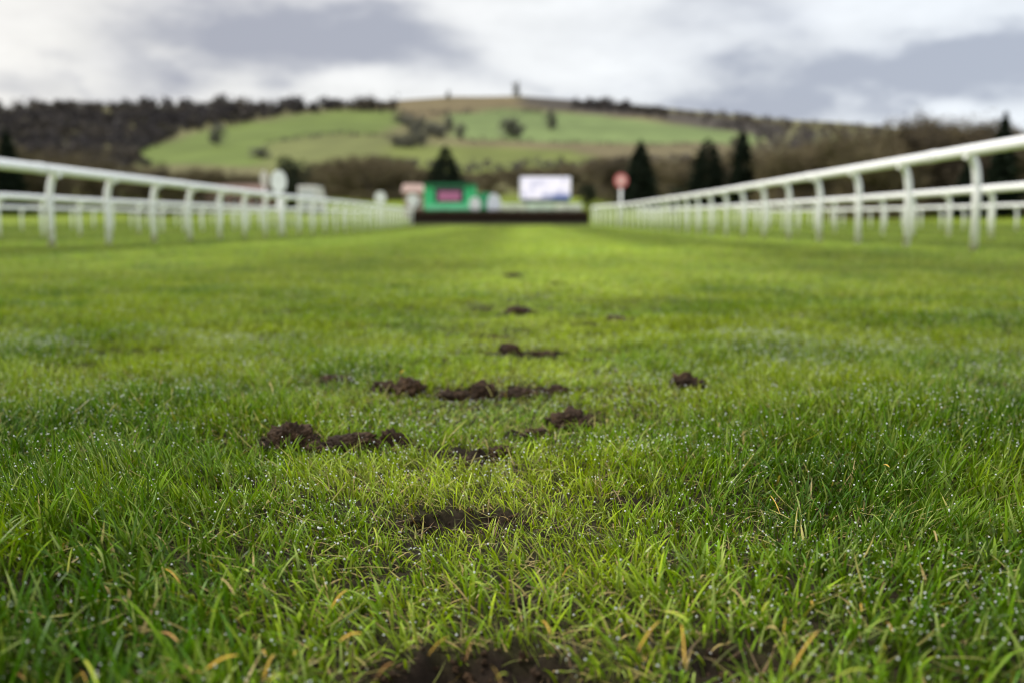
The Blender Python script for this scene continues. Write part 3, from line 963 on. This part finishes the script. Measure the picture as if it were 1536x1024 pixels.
# ------------------------------------------------------------------ buildings
def gable(name, u0, u1, Yb, vt, depth, wall, roof, label, rise=.9, windows=3, cat='building'):
    xa, xb = at_depth(u0, 300, Yb)[0], at_depth(u1, 300, Yb)[0]
    g0 = gz(xa, Yb) - .05; zt = at_depth((u0 + u1) / 2, vt, Yb)[2] - g0
    root = empty(name, ((xa + xb) / 2, Yb, g0)); hw = (xb - xa) / 2; ze = zt - rise
    mb = MB(); mb.box((-hw, 0, -.2), (hw, depth, ze))
    mb.add([(-hw, 0, ze), (-hw, depth, ze), (-hw, depth / 2, zt - .06), (hw, 0, ze), (hw, depth, ze), (hw, depth / 2, zt - .06)], f3=[(0, 2, 1), (3, 4, 5)])
    mb.build('wall', wall, root)
    mb = MB(); o_ = .25
    for s in (0, 1):
        ya, yb = (-o_, depth / 2) if s == 0 else (depth + o_, depth / 2)
        za = ze - .12
        mb.add([(-hw - o_, ya, za), (hw + o_, ya, za), (hw + o_, yb, zt), (-hw - o_, yb, zt), (-hw - o_, ya, za + .12), (hw + o_, ya, za + .12), (hw + o_, yb, zt + .12), (-hw - o_, yb, zt + .12)],
               f4=[(0, 1, 2, 3), (4, 7, 6, 5), (0, 4, 5, 1), (0, 3, 7, 4), (1, 5, 6, 2)])
    mb.build('roof', roof, root)
    gl = plain('window_glass', (.03, .035, .04), .12, .1, 2, .6)
    for i in range(windows):
        c = -hw + (i + .5) * 2 * hw / windows
        mb = MB(); mb.box((c - .4, -.04, ze * .38), (c + .4, .02, ze * .75), .01); fr = mb.build('window', WHITE_PAINT, root)
        mb = MB(); mb.box((c - .33, -.055, ze * .38 + .07), (c + .33, -.042, ze * .75 - .07)); mb.build('pane', gl, fr)
    tag(root, label, cat)


BRICK = plain('red_brick', (.20, .085, .060), .85, .3, 2.5); TILE = plain('brown_tiles', (.125, .075, .058), .8, .3, 2)
gable('stable_block', 296, 392, 128, 277, 6, BRICK, TILE, 'long low reddish brick stable block behind the left rails', 1.3, 6)
gable('weighing_hut', 606, 645, 108, 277, 3, plain('pink_brick', (.36, .24, .20), .85, .2, 3), plain('pale_tiles', (.30, .21, .18), .8, .2, 3), 'small pinkish hut between the jump and the green kiosk', .8, 1, 'hut')

# white lorry seen from behind
LY = 116.0
xa, _, zt = at_depth(446, 279, LY); xb = at_depth(473, 279, LY)[0]
g0 = gz(xa, LY)
root = empty('parked_lorry', ((xa + xb) / 2, LY, g0)); hw = (xb - xa) / 2; zt -= g0
mb = MB(); mb.box((-hw, 0, .75), (hw, 4.8, zt), .08); mb.build('body', plain('lorry_white', (.70, .66, .66), .4, .15, 1), root)
mb = MB(); mb.box((-hw + .12, -.03, .85), (hw - .12, .02, zt - .35), .02); mb.build('rear_door', plain('lorry_door', (.55, .56, .60), .4, .15, 1), root)
for q in (-hw + .2, hw - .2):
    for yy in (.9, 3.9):
        mb = MB(); mb.tube([(q - .13, yy, .45), (q + .13, yy, .45)], .45, 20); mb.build('wheel', plain('tyre', (.02, .02, .02), .85), root, True)
mb = MB(); mb.box((-hw + .1, 4.85, .6), (hw - .1, 6.4, zt * .78), .12); mb.build('cab', plain('lorry_cab', (.6, .58, .58), .35, .1, 1), root)
tag(root, 'white lorry parked behind the left rails, right of the brick block', 'lorry')

# ------------------------------------------------------------------ trees
def rand_dir(rng):
    v = rng.normal(size=3); return v / np.linalg.norm(v)


def twig_quads(c, d, ln, w, rng):
    """slim crossed slivers centred at c along d"""
    n = len(c)
    r = rng.normal(size=(n, 3)); s = np.cross(d, r); s /= np.linalg.norm(s, axis=1)[:, None] + 1e-9
    a, b_ = c - d * ln[:, None] * .5, c + d * ln[:, None] * .5
    s = s * w[:, None] * .5
    v = np.stack([a - s, a + s, b_], 1)
    return v.reshape(-1, 3), np.arange(n * 3).reshape(-1, 3)


def bare_tree(seed, H=10.0, spread=.42, ntw=5000, tw=.085):
    rng = np.random.default_rng(seed)
    mb = MB(); ends = []

    def grow(p, d, ln, r, lv):
        pts, q, dd = [p], p.copy(), d.copy()
        for _ in range(4):
            dd = dd + rng.normal(0, .13, 3) + np.array((0, 0, .06)); dd /= np.linalg.norm(dd)
            q = q + dd * ln / 4; pts.append(q.copy())
        mb.tube(pts, list(np.linspace(r, r * .45, 5)), 6 if lv < 2 else 4, cap=False)
        if lv >= 2:
            for t in pts[1:]: ends.append((t, dd))
        if lv == 3: return
        nb = (8, 5, 4)[lv]
        for i in range(nb):
            t = rng.uniform(.35, 1.0) if lv == 0 else rng.uniform(.25, 1)
            k = min(3, int(t * 4)); s = pts[k] + (pts[k + 1] - pts[k]) * (t * 4 - k)
            a = rng.uniform(0, 6.283); tilt = rng.uniform(.45, 1.05)
            nd = dd * math.cos(tilt) + np.array((math.cos(a), math.sin(a), .1)) * math.sin(tilt)
            nd /= np.linalg.norm(nd)
            grow(s, nd, ln * rng.uniform(.42, .66) * (spread / .42 if lv == 0 else 1), r * .5, lv + 1)

    grow(np.zeros(3) - np.array((0, 0, .15)), np.array((0, 0, 1.0)), H * .62, H * .022, 0)
    E = np.array([e[0] for e in ends]); D = np.array([e[1] for e in ends])
    k = rng.integers(0, len(E), ntw)
    c = E[k] + rng.normal(0, H * .045, (ntw, 3))
    d = D[k] + rng.normal(0, .7, (ntw, 3)) + np.array((0, 0, .25)); d /= np.linalg.norm(d, axis=1)[:, None]
    nb = ntw // 4          # undergrowth and suckers round the foot
    rr_ = np.sqrt(rng.random(nb)) * H * .38; aa = rng.uniform(0, 6.283, nb)
    c[:nb] = np.stack([rr_ * np.cos(aa), rr_ * np.sin(aa), H * .30 * rng.random(nb) ** 1.3], -1)
    c[:, 2] = np.maximum(c[:, 2], .25)
    tv, tf = twig_quads(c, d, rng.uniform(.5, 1.3, ntw) * H * .075, rng.uniform(.6, 1.4, ntw) * tw * H / 10, rng)
    top = max(tv[:, 2].max(), 1)
    return mb, tv, tf, top


def leafy(seed, kind, H, R, n, leaf, power=.8):
    """crown faces for a conifer or a round evergreen"""
    rng = np.random.default_rng(seed)
    if kind == 'conifer':
        t = rng.random(n) ** .75
        z = H * (.07 + .93 * (1 - t)) if False else H * (.06 + .94 * (1 - np.sqrt(rng.random(n))))
        rad = R * (1 - z / H) ** power * (1 + .22 * np.sin(z / H * 60 + rng.uniform(0, 6)))
        q = np.sqrt(rng.uniform(.15, 1, n)); a = rng.uniform(0, 6.283, n)
        lob = 1 + .18 * np.sin(a * 5 + z * 1.7) + rng.normal(0, .06, n)
        c = np.stack([rad * q * lob * np.cos(a), rad * q * lob * np.sin(a), z - .25 * rad * q], -1)
        d = np.stack([np.cos(a), np.sin(a), -.35 + rng.normal(0, .25, n)], -1) + rng.normal(0, .25, (n, 3))
    else:
        k = 14
        k = 22
        cs = np.stack([rng.normal(0, .40, k) * R, rng.normal(0, .40, k) * R, H * rng.uniform(.16, .80, k)], -1)
        rs = rng.uniform(.34, .58, k) * R
        i = rng.integers(0, k, n)
        dd = rng.normal(size=(n, 3)); dd /= np.linalg.norm(dd, axis=1)[:, None]
        c = cs[i] + dd * (rs[i] * rng.uniform(.6, 1.08, n))[:, None]
        c[:, 2] = np.clip(c[:, 2], .05 * H, None)
        d = rng.normal(size=(n, 3))
    d /= np.linalg.norm(d, axis=1)[:, None]
    return twig_quads(c, d, rng.uniform(.7, 1.5, n) * leaf, rng.uniform(.5, .9, n) * leaf, rng)


def tree_proto(name, trunk_mb, tv, tf, crown_mat):
    t = trunk_mb.build('trunk', BARK, None, True); c = np_mesh('crown', tv, [tf], crown_mat, False)
    COL.objects.unlink(t); COL.objects.unlink(c)
    return t.data, c.data


def place_tree(name, proto, loc, s, rz, label, group, cat='tree', sw=None):
    root = empty(name, loc, rz); root.scale = (sw or s, sw or s, s)
    link(bpy.data.objects.new('trunk', proto[0]), root)
    link(bpy.data.objects.new('crown', proto[1]), root)
    return tag(root, label, cat, group)


BARE, BARE_DARK, BARE_PALE = [], [], []
for k in range(6):
    mb, tv, tf, top = bare_tree(200 + k, 10, (.42, .5, .36, .46, .4, .54)[k])
    sc_ = 10.0 / top
    mb.v = [q * sc_ for q in mb.v]
    pr = tree_proto('bare_tree', mb, tv * sc_, tf, TWIG)
    BARE.append(pr); d2 = pr[1].copy(); d2.materials[0] = TWIG_DARK; BARE_DARK.append((pr[0], d2)); d3 = pr[1].copy(); d3.materials[0] = TWIG_PALE; BARE_PALE.append((pr[0], d3))
PROF_U = [-300, -100, 0, 100, 200, 270, 350, 420, 465, 500, 560, 600, 640, 700, 760, 800, 860, 900, 950, 1000, 1100, 1150, 1200, 1250, 1300, 1340, 1380, 1420, 1460, 1500, 1536, 1700, 1900]
PROF_V = [205, 205, 212, 224, 234, 243, 254, 260, 244, 232, 231, 238, 254, 258, 252, 246, 240, 234, 236, 240, 228, 222, 222, 205, 190, 180, 166, 163, 176, 184, 180, 178, 178]
WOODS = [(-230, 300, 96, 165, 52, 'leafless brown tree in the wood behind the left rails', 'trees of the left wood'),
         (290, 470, 135, 185, 20, 'low leafless tree in the scrub behind the brick block', 'scrub trees behind the brick block'),
         (472, 628, 165, 200, 24, 'leafless tree in the rounded brown copse left of the green kiosk', 'trees of the rounded copse'),
         (630, 905, 188, 235, 34, 'leafless tree in the brown belt below the middle of the hill', 'trees of the belt below the hill'),
         (890, 1150, 160, 225, 26, 'leafless tree in the belt behind the dark conifers', 'trees behind the conifers'),
         (1150, 1290, 128, 185, 24, 'lower leafless tree where the right wood runs down to the conifers', 'trees at the edge of the right wood'),
         (1285, 1800, 96, 160, 58, 'tall leafless brown tree in the wood behind the right rails', 'trees of the right wood')]
for (u0, u1, ya, yb, n, lab, grp) in WOODS:
    for i in range(n):
        u = u0 + (u1 - u0) * (i + random.random()) / n
        y = random.uniform(ya, yb)
        x, _, zt = at_depth(u, float(np.interp(u, PROF_U, PROF_V)), y)
        g0 = float(terrain(np.array([x]), np.array([y]), False)[0])
        h = max(2.5, (zt - g0) * (random.uniform(.74, 1.10) if u > 1280 or u < 300 else random.uniform(.88, 1.14)))
        kinds = (BARE, BARE_DARK, BARE_DARK) if u > 1310 else (BARE_PALE, BARE, BARE_PALE) if u > 1090 else (BARE, BARE_DARK, BARE) if u < 465 else (BARE_PALE, BARE_PALE, BARE) if u < 640 else (BARE, BARE_PALE, BARE_DARK)
        place_tree('bare_tree', random.choice(kinds)[(i * 5 + 1) % 6], (x, y, g0 - .05), h / 10, random.uniform(0, 6.28), lab, grp, sw=h / 10 * random.uniform(1.2, 1.6))


def trunk_mb(H, r):
    mb = MB(); mb.tube([(0, 0, -.2), (0.02 * H, 0, H * .3), (0, .02 * H, H * .65), (0, 0, H * .95)], [r, r * .75, r * .4, r * .08], 8); return mb


def conifer(u, vt, Y, wpx, label, seed, power=.72):
    x, _, zt = at_depth(u, vt, Y); g0 = gz(x, Y); H = zt - g0
    R = wpx * .5 * Y / F * 1.42
    tv, tf = leafy(seed, 'conifer', H, R, 6500, H * .05, power)
    root = empty('conifer_tree', (x, Y, g0))
    trunk_mb(H, H * .016).build('trunk', BARK, root, True)
    np_mesh('crown', tv, [tf], NEEDLE, False, None, root)
    tag(root, label, 'conifer', 'dark conifers below the hill')


conifer(668, 218, 150, 62, 'dark pointed conifer directly behind the green kiosk', 1)
conifer(961, 209, 140, 50, 'dark conical conifer just right of the red marker', 2)
conifer(1062, 208, 150, 46, 'broad dull conifer, left one of the pair right of the middle', 3, .42)
conifer(1115, 196, 145, 28, 'narrow columnar conifer, right one of the pair right of the middle', 4, .42)
conifer(8, 192, 100, 40, 'dark conifer at the left edge of the left wood', 5)
conifer(1509, 166, 92, 40, 'tall dark conifer above the right rail at the edge of the view', 6)
conifer(1455, 232, 96, 36, 'short dark conifer inside the right wood under the rail', 7)
conifer(1208, 246, 140, 30, 'small dark conifer at the foot of the right wood', 8)


def bush(u, vt, Y, wpx, label, seed, name='evergreen_bush', mat=None, cat='bush'):
    x, _, zt = at_depth(u, vt, Y); g0 = gz(x, Y); H = max(1.0, zt - g0); R = wpx * .5 * Y / F * 1.1
    tv, tf = leafy(seed, 'bush', H, R, 2600, min(H, R) * .13)
    root = empty(name, (x, Y, g0))
    trunk_mb(H * .7, H * .03).build('trunk', BARK, root, True)
    np_mesh('crown', tv, [tf], mat or EVERGREEN, False, None, root)
    tag(root, label, cat, 'evergreen bushes')


bush(436, 229, 124, 56, 'dark rounded evergreen behind the pale blue-white marker', 11)
bush(882, 272, 118, 26, 'small dark bush between the screen and the red marker', 12)
bush(1012, 276, 120, 26, 'small dark bush behind the tall right rail, right of the cone-shaped conifer', 13)

# trees standing on the hill
hill_protos = []
for k in range(3):
    rng = np.random.default_rng(400 + k)
    mb = trunk_mb(8, .3)
    tv, tf = leafy(420 + k, 'bush', 10, 3.6, 900, .75)
    sc_ = 10 / tv[:, 2].max()
    hill_protos.append(tree_proto('hill_tree', mb, tv * sc_, tf, TWIG_HAZED))


def hill_tree(u, vb, hpx, wpx, label, k, group=None):
    x, y, z = hit(u, vb)
    s = hpx * y / F / 10
    sw = wpx * y / F / 7.2
    place_tree('hill_tree', hill_protos[k % 3], (x, y, z - .2), s, random.uniform(0, 6.28), label, group, sw=sw)


hill_tree(325, 219, 36, 24, 'lone dark tree at the lower edge of the left hill field', 0)
hill_tree(392, 238, 20, 30, 'low dark bush-like tree on the lower left hill field', 1)
hill_tree(770, 207, 34, 38, 'broad dark tree on the right hill field', 2)
hill_tree(827, 196, 32, 18, 'slim dark tree right of the broad one on the right hill field', 0)
hill_tree(775, 146, 25, 11, 'tiny tree alone on the bald summit of the hill', 1)
hill_tree(672, 200, 30, 18, 'grey tree between the copse and the bright right hill field', 1)
hill_tree(690, 210, 28, 16, 'small grey tree left of the broad one, at the edge of the bright hill field', 2)
hill_tree(672, 149, 14, 7, 'very small tree on the skyline left of the summit', 2)
for i, (u, v, h, w) in enumerate([(596, 220, 18, 26), (614, 222, 24, 34), (632, 216, 22, 26), (612, 190, 18, 24), (630, 195, 22, 28), (648, 205, 24, 28), (660, 208, 22, 24), (600, 184, 14, 24), (622, 203, 20, 24)]):
    hill_tree(u, v, h, w, 'dark tree of the slanting copse on the hill', i, 'trees of the slanting hill copse')


WOODCOL = attr_mat('wood_twigs', .9, .1)


def far_wood(poly, n, hpx, name, label, seed, dens_faces=64, lift=1.0):
    """a wood that reads as one mass: trunks and twiggy crowns in one mesh"""
    rng = np.random.default_rng(seed)
    p = np.array(poly, float)
    mb_v, mb_f, mb_c, cnt = [], [], [], 0
    got = 0
    while got < n:
        uu = rng.uniform(p[:, 0].min(), p[:, 0].max(), 400); vv = rng.uniform(p[:, 1].min(), p[:, 1].max(), 400)
        k = in_poly(uu, vv, poly, .5) > .5
        for u, v in zip(uu[k], vv[k]):
            if got >= n: break
            x, y, z = hit(u, v)
            h = (hpx[0] + (hpx[1] - hpx[0]) * rng.random() ** 2.2) * y / F; r = h * rng.uniform(.36, .55)
            c = rng.normal(size=(dens_faces, 3)); c /= np.linalg.norm(c, axis=1)[:, None]
            q = rng.uniform(.45, 1.05, dens_faces)[:, None]
            lump = 1 + .3 * rng.normal(size=(dens_faces, 1))
            c = c * q * lump * np.array((r, r, h * .40)) + np.array((x, y, z + h * .56))
            d = rng.normal(size=(dens_faces, 3)) + np.array((0, 0, .5)); d /= np.linalg.norm(d, axis=1)[:, None]
            tv, tf = twig_quads(c, d, rng.uniform(.26, .48, dens_faces) * h, rng.uniform(.09, .19, dens_faces) * h, rng)
            mb_v.append(tv); mb_f.append(tf + cnt); cnt += len(tv)
            tone = rng.uniform(.75, 1.3) * lift; mixv = float(np.clip(rng.normal(.35 + 1.4 * (vn(np.array([x / 45]), np.array([y / 60]), 77)[0] - .5), .2), 0, 1))
            cc_ = (np.array((.050, .045, .046)) * (1 - mixv) + np.array((.088, .074, .054)) * mixv) * tone
            mb_c.append(np.tile(cc_, (len(tv) + 6, 1)))
            tr = np.array([(x - .12 * r, y, z - .3), (x + .12 * r, y, z - .3), (x, y, z + h * .7), (x, y - .12 * r, z - .3), (x, y + .12 * r, z - .3), (x, y, z + h * .7)])
            mb_v.append(tr); mb_f.append(np.array([(0, 1, 2), (3, 4, 5)]) + cnt); cnt += 6
            got += 1
    o = np_mesh(name, np.concatenate(mb_v), [np.concatenate(mb_f)], WOODCOL, False, np.concatenate(mb_c))
    tag(o, label, 'wood', kind='stuff')


far_wood([(-260, 200), (0, 166), (200, 164), (480, 163), (572, 160), (598, 172), (520, 167), (420, 176), (300, 197), (205, 232), (225, 252), (-260, 275)], 1700, (11, 23), 'hillside_wood',
         'dark leafless wood covering the left shoulder of the hill', 501)
far_wood([(850, 158), (900, 155), (1000, 168), (1010, 182), (940, 172), (860, 165)], 110, (6, 14), 'ridge_wood', 'dark strip of wood along the ridge right of the summit', 502)
far_wood([(1000, 170), (1180, 187), (1330, 196), (1700, 215), (1700, 240), (1320, 214), (1180, 204), (1070, 193)], 420, (6, 16), 'ridge_wood', 'grey wood running down the right end of the ridge', 503, 36, 1.3)
far_wood([(1100, 205), (1180, 206), (1330, 218), (1700, 240), (1700, 262), (1320, 250), (1100, 240)], 330, (12, 20), 'slope_wood', 'thin brown wood on the lower right slope of the hill', 504, 26, 1.6)
far_wood([(560, 243), (640, 247), (700, 252), (900, 246), (1100, 236), (1100, 243), (900, 255), (700, 262), (560, 255)], 150, (9, 15), 'hedgerow', 'brown hedgerow along the foot of the hill', 505, 30, 1.9)

for i, (poly, lab) in enumerate([([(395, 214), (500, 201), (592, 205), (592, 209), (500, 205), (397, 218)], 'thin brown hedge crossing the left hill field below the slanting copse'),
                                 ([(690, 211), (860, 215), (1090, 219), (1090, 223), (860, 219), (690, 215)], 'long thin hedge under the bright right hill field'),
                                 ([(592, 165), (612, 172), (680, 170), (860, 168), (860, 171), (680, 174), (612, 176), (590, 170)], 'faint hedge between the tan summit field and the green fields')]):
    far_wood(poly, 90, (4, 8), 'field_hedge', lab, 520 + i, 22, 1.8)

# ------------------------------------------------------------------ light, sky
SUN_DIR = Vector((-.58, .12, .76)).normalized()
w = bpy.data.worlds.new('World'); SC.world = w; w.use_nodes = True
nt = w.node_tree; N, L = nt.nodes, nt.links
bg = N['Background']
tc = N.new('ShaderNodeTexCoord')
sky = N.new('ShaderNodeTexSky'); sky.sky_type = 'NISHITA'; sky.sun_disc = False
sky.sun_elevation = math.asin(SUN_DIR.z); sky.sun_rotation = math.atan2(SUN_DIR.x, SUN_DIR.y)


def vmath(op, a=None, b=None, s=None):
    n = N.new('ShaderNodeVectorMath'); n.operation = op
    for i, q in enumerate((a, b)):
        if q is None: continue
        if hasattr(q, 'is_linked') or hasattr(q, 'links'): L.new(q, n.inputs[i])
        else: n.inputs[i].default_value = q
    if s is not None: n.inputs['Scale'].default_value = s
    return n


def smath(op, a, b=None, c=None):
    n = N.new('ShaderNodeMath'); n.operation = op
    for i, q in enumerate((a, b, c)):
        if q is None: continue
        if hasattr(q, 'links'): L.new(q, n.inputs[i])
        else: n.inputs[i].default_value = q
    return n.outputs[0]


nrm = vmath('NORMALIZE', tc.outputs['Generated'])
mp = vmath('MULTIPLY', nrm.outputs[0], (1, 1, 2.6))
nz = N.new('ShaderNodeTexNoise'); nz.inputs['Scale'].default_value = 4.2; nz.inputs['Detail'].default_value = 7; nz.inputs['Roughness'].default_value = .55
L.new(mp.outputs[0], nz.inputs['Vector'])
dn = vmath('SUBTRACT', nz.outputs['Color'], (.5, .5, .5)); ds = vmath('SCALE', dn.outputs[0], s=.21)
pos = vmath('ADD', nrm.outputs[0], ds.outputs[0])
nz2 = N.new('ShaderNodeTexNoise'); nz2.inputs['Scale'].default_value = 9; nz2.inputs['Detail'].default_value = 6
L.new(mp.outputs[0], nz2.inputs['Vector'])


def blob(u, v, su, sv, amp):
    d = ray(u, v); d = d / np.linalg.norm(d)
    r_ = np.cross(d, (0, 0, 1)); r_ /= np.linalg.norm(r_); up = np.cross(r_, d)
    da = vmath('DOT_PRODUCT', pos.outputs[0], tuple(r_)); db = vmath('DOT_PRODUCT', pos.outputs[0], tuple(up)); df = vmath('DOT_PRODUCT', pos.outputs[0], tuple(d))
    a = smath('MULTIPLY', da.outputs['Value'], F / su); b_ = smath('MULTIPLY', db.outputs['Value'], F / sv)
    e_ = smath('ADD', smath('POWER', a, 2.0), smath('POWER', b_, 2.0))
    g_ = smath('POWER', 2.718, smath('MULTIPLY', e_, -1.0))
    g_ = smath('MULTIPLY', g_, smath('GREATER_THAN', df.outputs['Value'], 0.0))
    return smath('MULTIPLY', g_, amp)


def total(bl):
    s = None
    for q in bl:
        k = blob(*q)
        s = k if s is None else smath('ADD', s, k)
    return s


DARK = total([(430, 80, 280, 80, .62), (1300, 125, 340, 60, .68), (700, 130, 200, 30, .2), (470, 40, 170, 60, 1.0), (300, 75, 120, 35, .6), (560, 75, 90, 40, .5), (680, 85, 60, 30, .45), (20, 130, 60, 26, .55), (110, 105, 60, 10, .35), (1090, 10, 120, 36, .75), (1250, 110, 260, 36, .95), (1480, 95, 140, 45, .95), (870, 128, 40, 14, .3), (1060, 130, 200, 20, .35), (1150, 45, 50, 20, .4), (460, 120, 150, 20, .35)])
wisp = smath('MULTIPLY_ADD', nz2.outputs['Fac'], .9, -.33)
dk = smath('ADD', smath('MULTIPLY', DARK, smath('MULTIPLY_ADD', nz2.outputs['Fac'], 1.0, .48)), smath('MULTIPLY', wisp, .60))
mr = N.new('ShaderNodeMapRange'); mr.interpolation_type = 'SMOOTHSTEP'; mr.inputs['From Min'].default_value = -.02; mr.inputs['From Max'].default_value = 1.6
L.new(dk, mr.inputs['Value'])
# warmth on the left, blue on the right
sx = N.new('ShaderNodeSeparateXYZ'); L.new(nrm.outputs[0], sx.inputs[0])
lr = N.new('ShaderNodeMapRange'); lr.inputs['From Min'].default_value = -.42; lr.inputs['From Max'].default_value = .42; L.new(sx.outputs['X'], lr.inputs['Value'])
cl = N.new('ShaderNodeMix'); cl.data_type = 'RGBA'; cl.inputs['A'].default_value = (.86, .84, .80, 1); cl.inputs['B'].default_value = (.82, .865, .915, 1); L.new(lr.outputs[0], cl.inputs['Factor'])
cd = N.new('ShaderNodeMix'); cd.data_type = 'RGBA'; cd.inputs['A'].default_value = (.35, .355, .405, 1); cd.inputs['B'].default_value = (.40, .435, .515, 1); L.new(lr.outputs[0], cd.inputs['Factor'])
nz3 = N.new('ShaderNodeTexNoise'); nz3.inputs['Scale'].default_value = 6; nz3.inputs['Detail'].default_value = 8; nz3.inputs['Roughness'].default_value = .6
L.new(mp.outputs[0], nz3.inputs['Vector'])
clv = vmath('SCALE', cl.outputs['Result']); L.new(smath('MULTIPLY_ADD', nz3.outputs['Fac'], .62, .66), clv.inputs['Scale'])
cc = N.new('ShaderNodeMix'); cc.data_type = 'RGBA'; L.new(mr.outputs[0], cc.inputs['Factor']); L.new(clv.outputs[0], cc.inputs['A']); L.new(cd.outputs['Result'], cc.inputs['B'])
# an overcast sky is brighter overhead than at the horizon
zb = N.new('ShaderNodeMapRange'); zb.inputs['From Min'].default_value = .24; zb.inputs['From Max'].default_value = .8; zb.inputs['To Min'].default_value = 1.0; zb.inputs['To Max'].default_value = 1.7
L.new(sx.outputs['Z'], zb.inputs['Value'])
cs_ = vmath('SCALE', cc.outputs['Result']); L.new(zb.outputs[0], cs_.inputs['Scale'])
sk = vmath('SCALE', sky.outputs['Color'], s=.10)
fm = N.new('ShaderNodeMix'); fm.data_type = 'RGBA'; fm.inputs['Factor'].default_value = .93
L.new(sk.outputs[0], fm.inputs['A']); L.new(cs_.outputs[0], fm.inputs['B'])
L.new(fm.outputs['Result'], bg.inputs['Color']); bg.inputs['Strength'].default_value = .68

ld = bpy.data.lights.new('sun', 'SUN'); ld.energy = 2.1; ld.angle = math.radians(10); ld.color = (1, .95, .86)
lo = bpy.data.objects.new('sun', ld); link(lo); lo.rotation_euler = SUN_DIR.to_track_quat('Z', 'Y').to_euler()

# ------------------------------------------------------------------ haze
HAZE = 0.0
if HAZE:
    mb = MB(); mb.box((-1300, -350, -6), (1300, 1480, 190))
    hz = mb.build('haze', None)
    m = bpy.data.materials.new('haze'); m.use_nodes = True
    n_ = m.node_tree; n_.nodes.clear()
    o_ = n_.nodes.new('ShaderNodeOutputMaterial'); pv = n_.nodes.new('ShaderNodeVolumePrincipled')
    pv.inputs['Color'].default_value = (.80, .84, .90, 1); pv.inputs['Density'].default_value = HAZE; pv.inputs['Anisotropy'].default_value = .2
    n_.links.new(pv.outputs['Volume'], o_.inputs['Volume'])
    hz.data.materials.append(m)
    tag(hz, 'thin damp air over the course', 'haze', kind='stuff')

# ------------------------------------------------------------------ camera
cd_ = bpy.data.cameras.new('camera'); cam = bpy.data.objects.new('camera', cd_); link(cam)
cam.location = (0, 0, CAM_H); cam.rotation_euler = (math.pi / 2 - PITCH, 0, YAW)
cd_.lens = 36; cd_.sensor_width = 36; cd_.sensor_fit = 'HORIZONTAL'
cd_.clip_start = .02; cd_.clip_end = 5000
cd_.dof.use_dof = True; cd_.dof.focus_distance = 1.22; cd_.dof.aperture_fstop = 3.4
SC.camera = cam
SC.render.engine = 'CYCLES'
SC.view_settings.view_transform = 'Standard'; SC.view_settings.look = 'None'; SC.view_settings.exposure = 0.80; SC.view_settings.gamma = 1
SC.cycles.use_denoising = True
SC.cycles.denoising_input_passes = 'RGB_ALBEDO_NORMAL'; SC.cycles.denoising_prefilter = 'ACCURATE'
SC.cycles.filter_width = 1.0
SC.cycles.use_adaptive_sampling = False
SC.cycles.sample_clamp_direct = 6.0; SC.cycles.sample_clamp_indirect = 4.0
try: SC.cycles.denoiser = 'OPENIMAGEDENOISE'
except Exception: pass
SC.cycles.max_bounces = 8; SC.cycles.diffuse_bounces = 4; SC.cycles.transmission_bounces = 5; SC.cycles.transparent_max_bounces = 4; SC.cycles.volume_bounces = 0
SC.cycles.caustics_reflective = False; SC.cycles.caustics_refractive = False
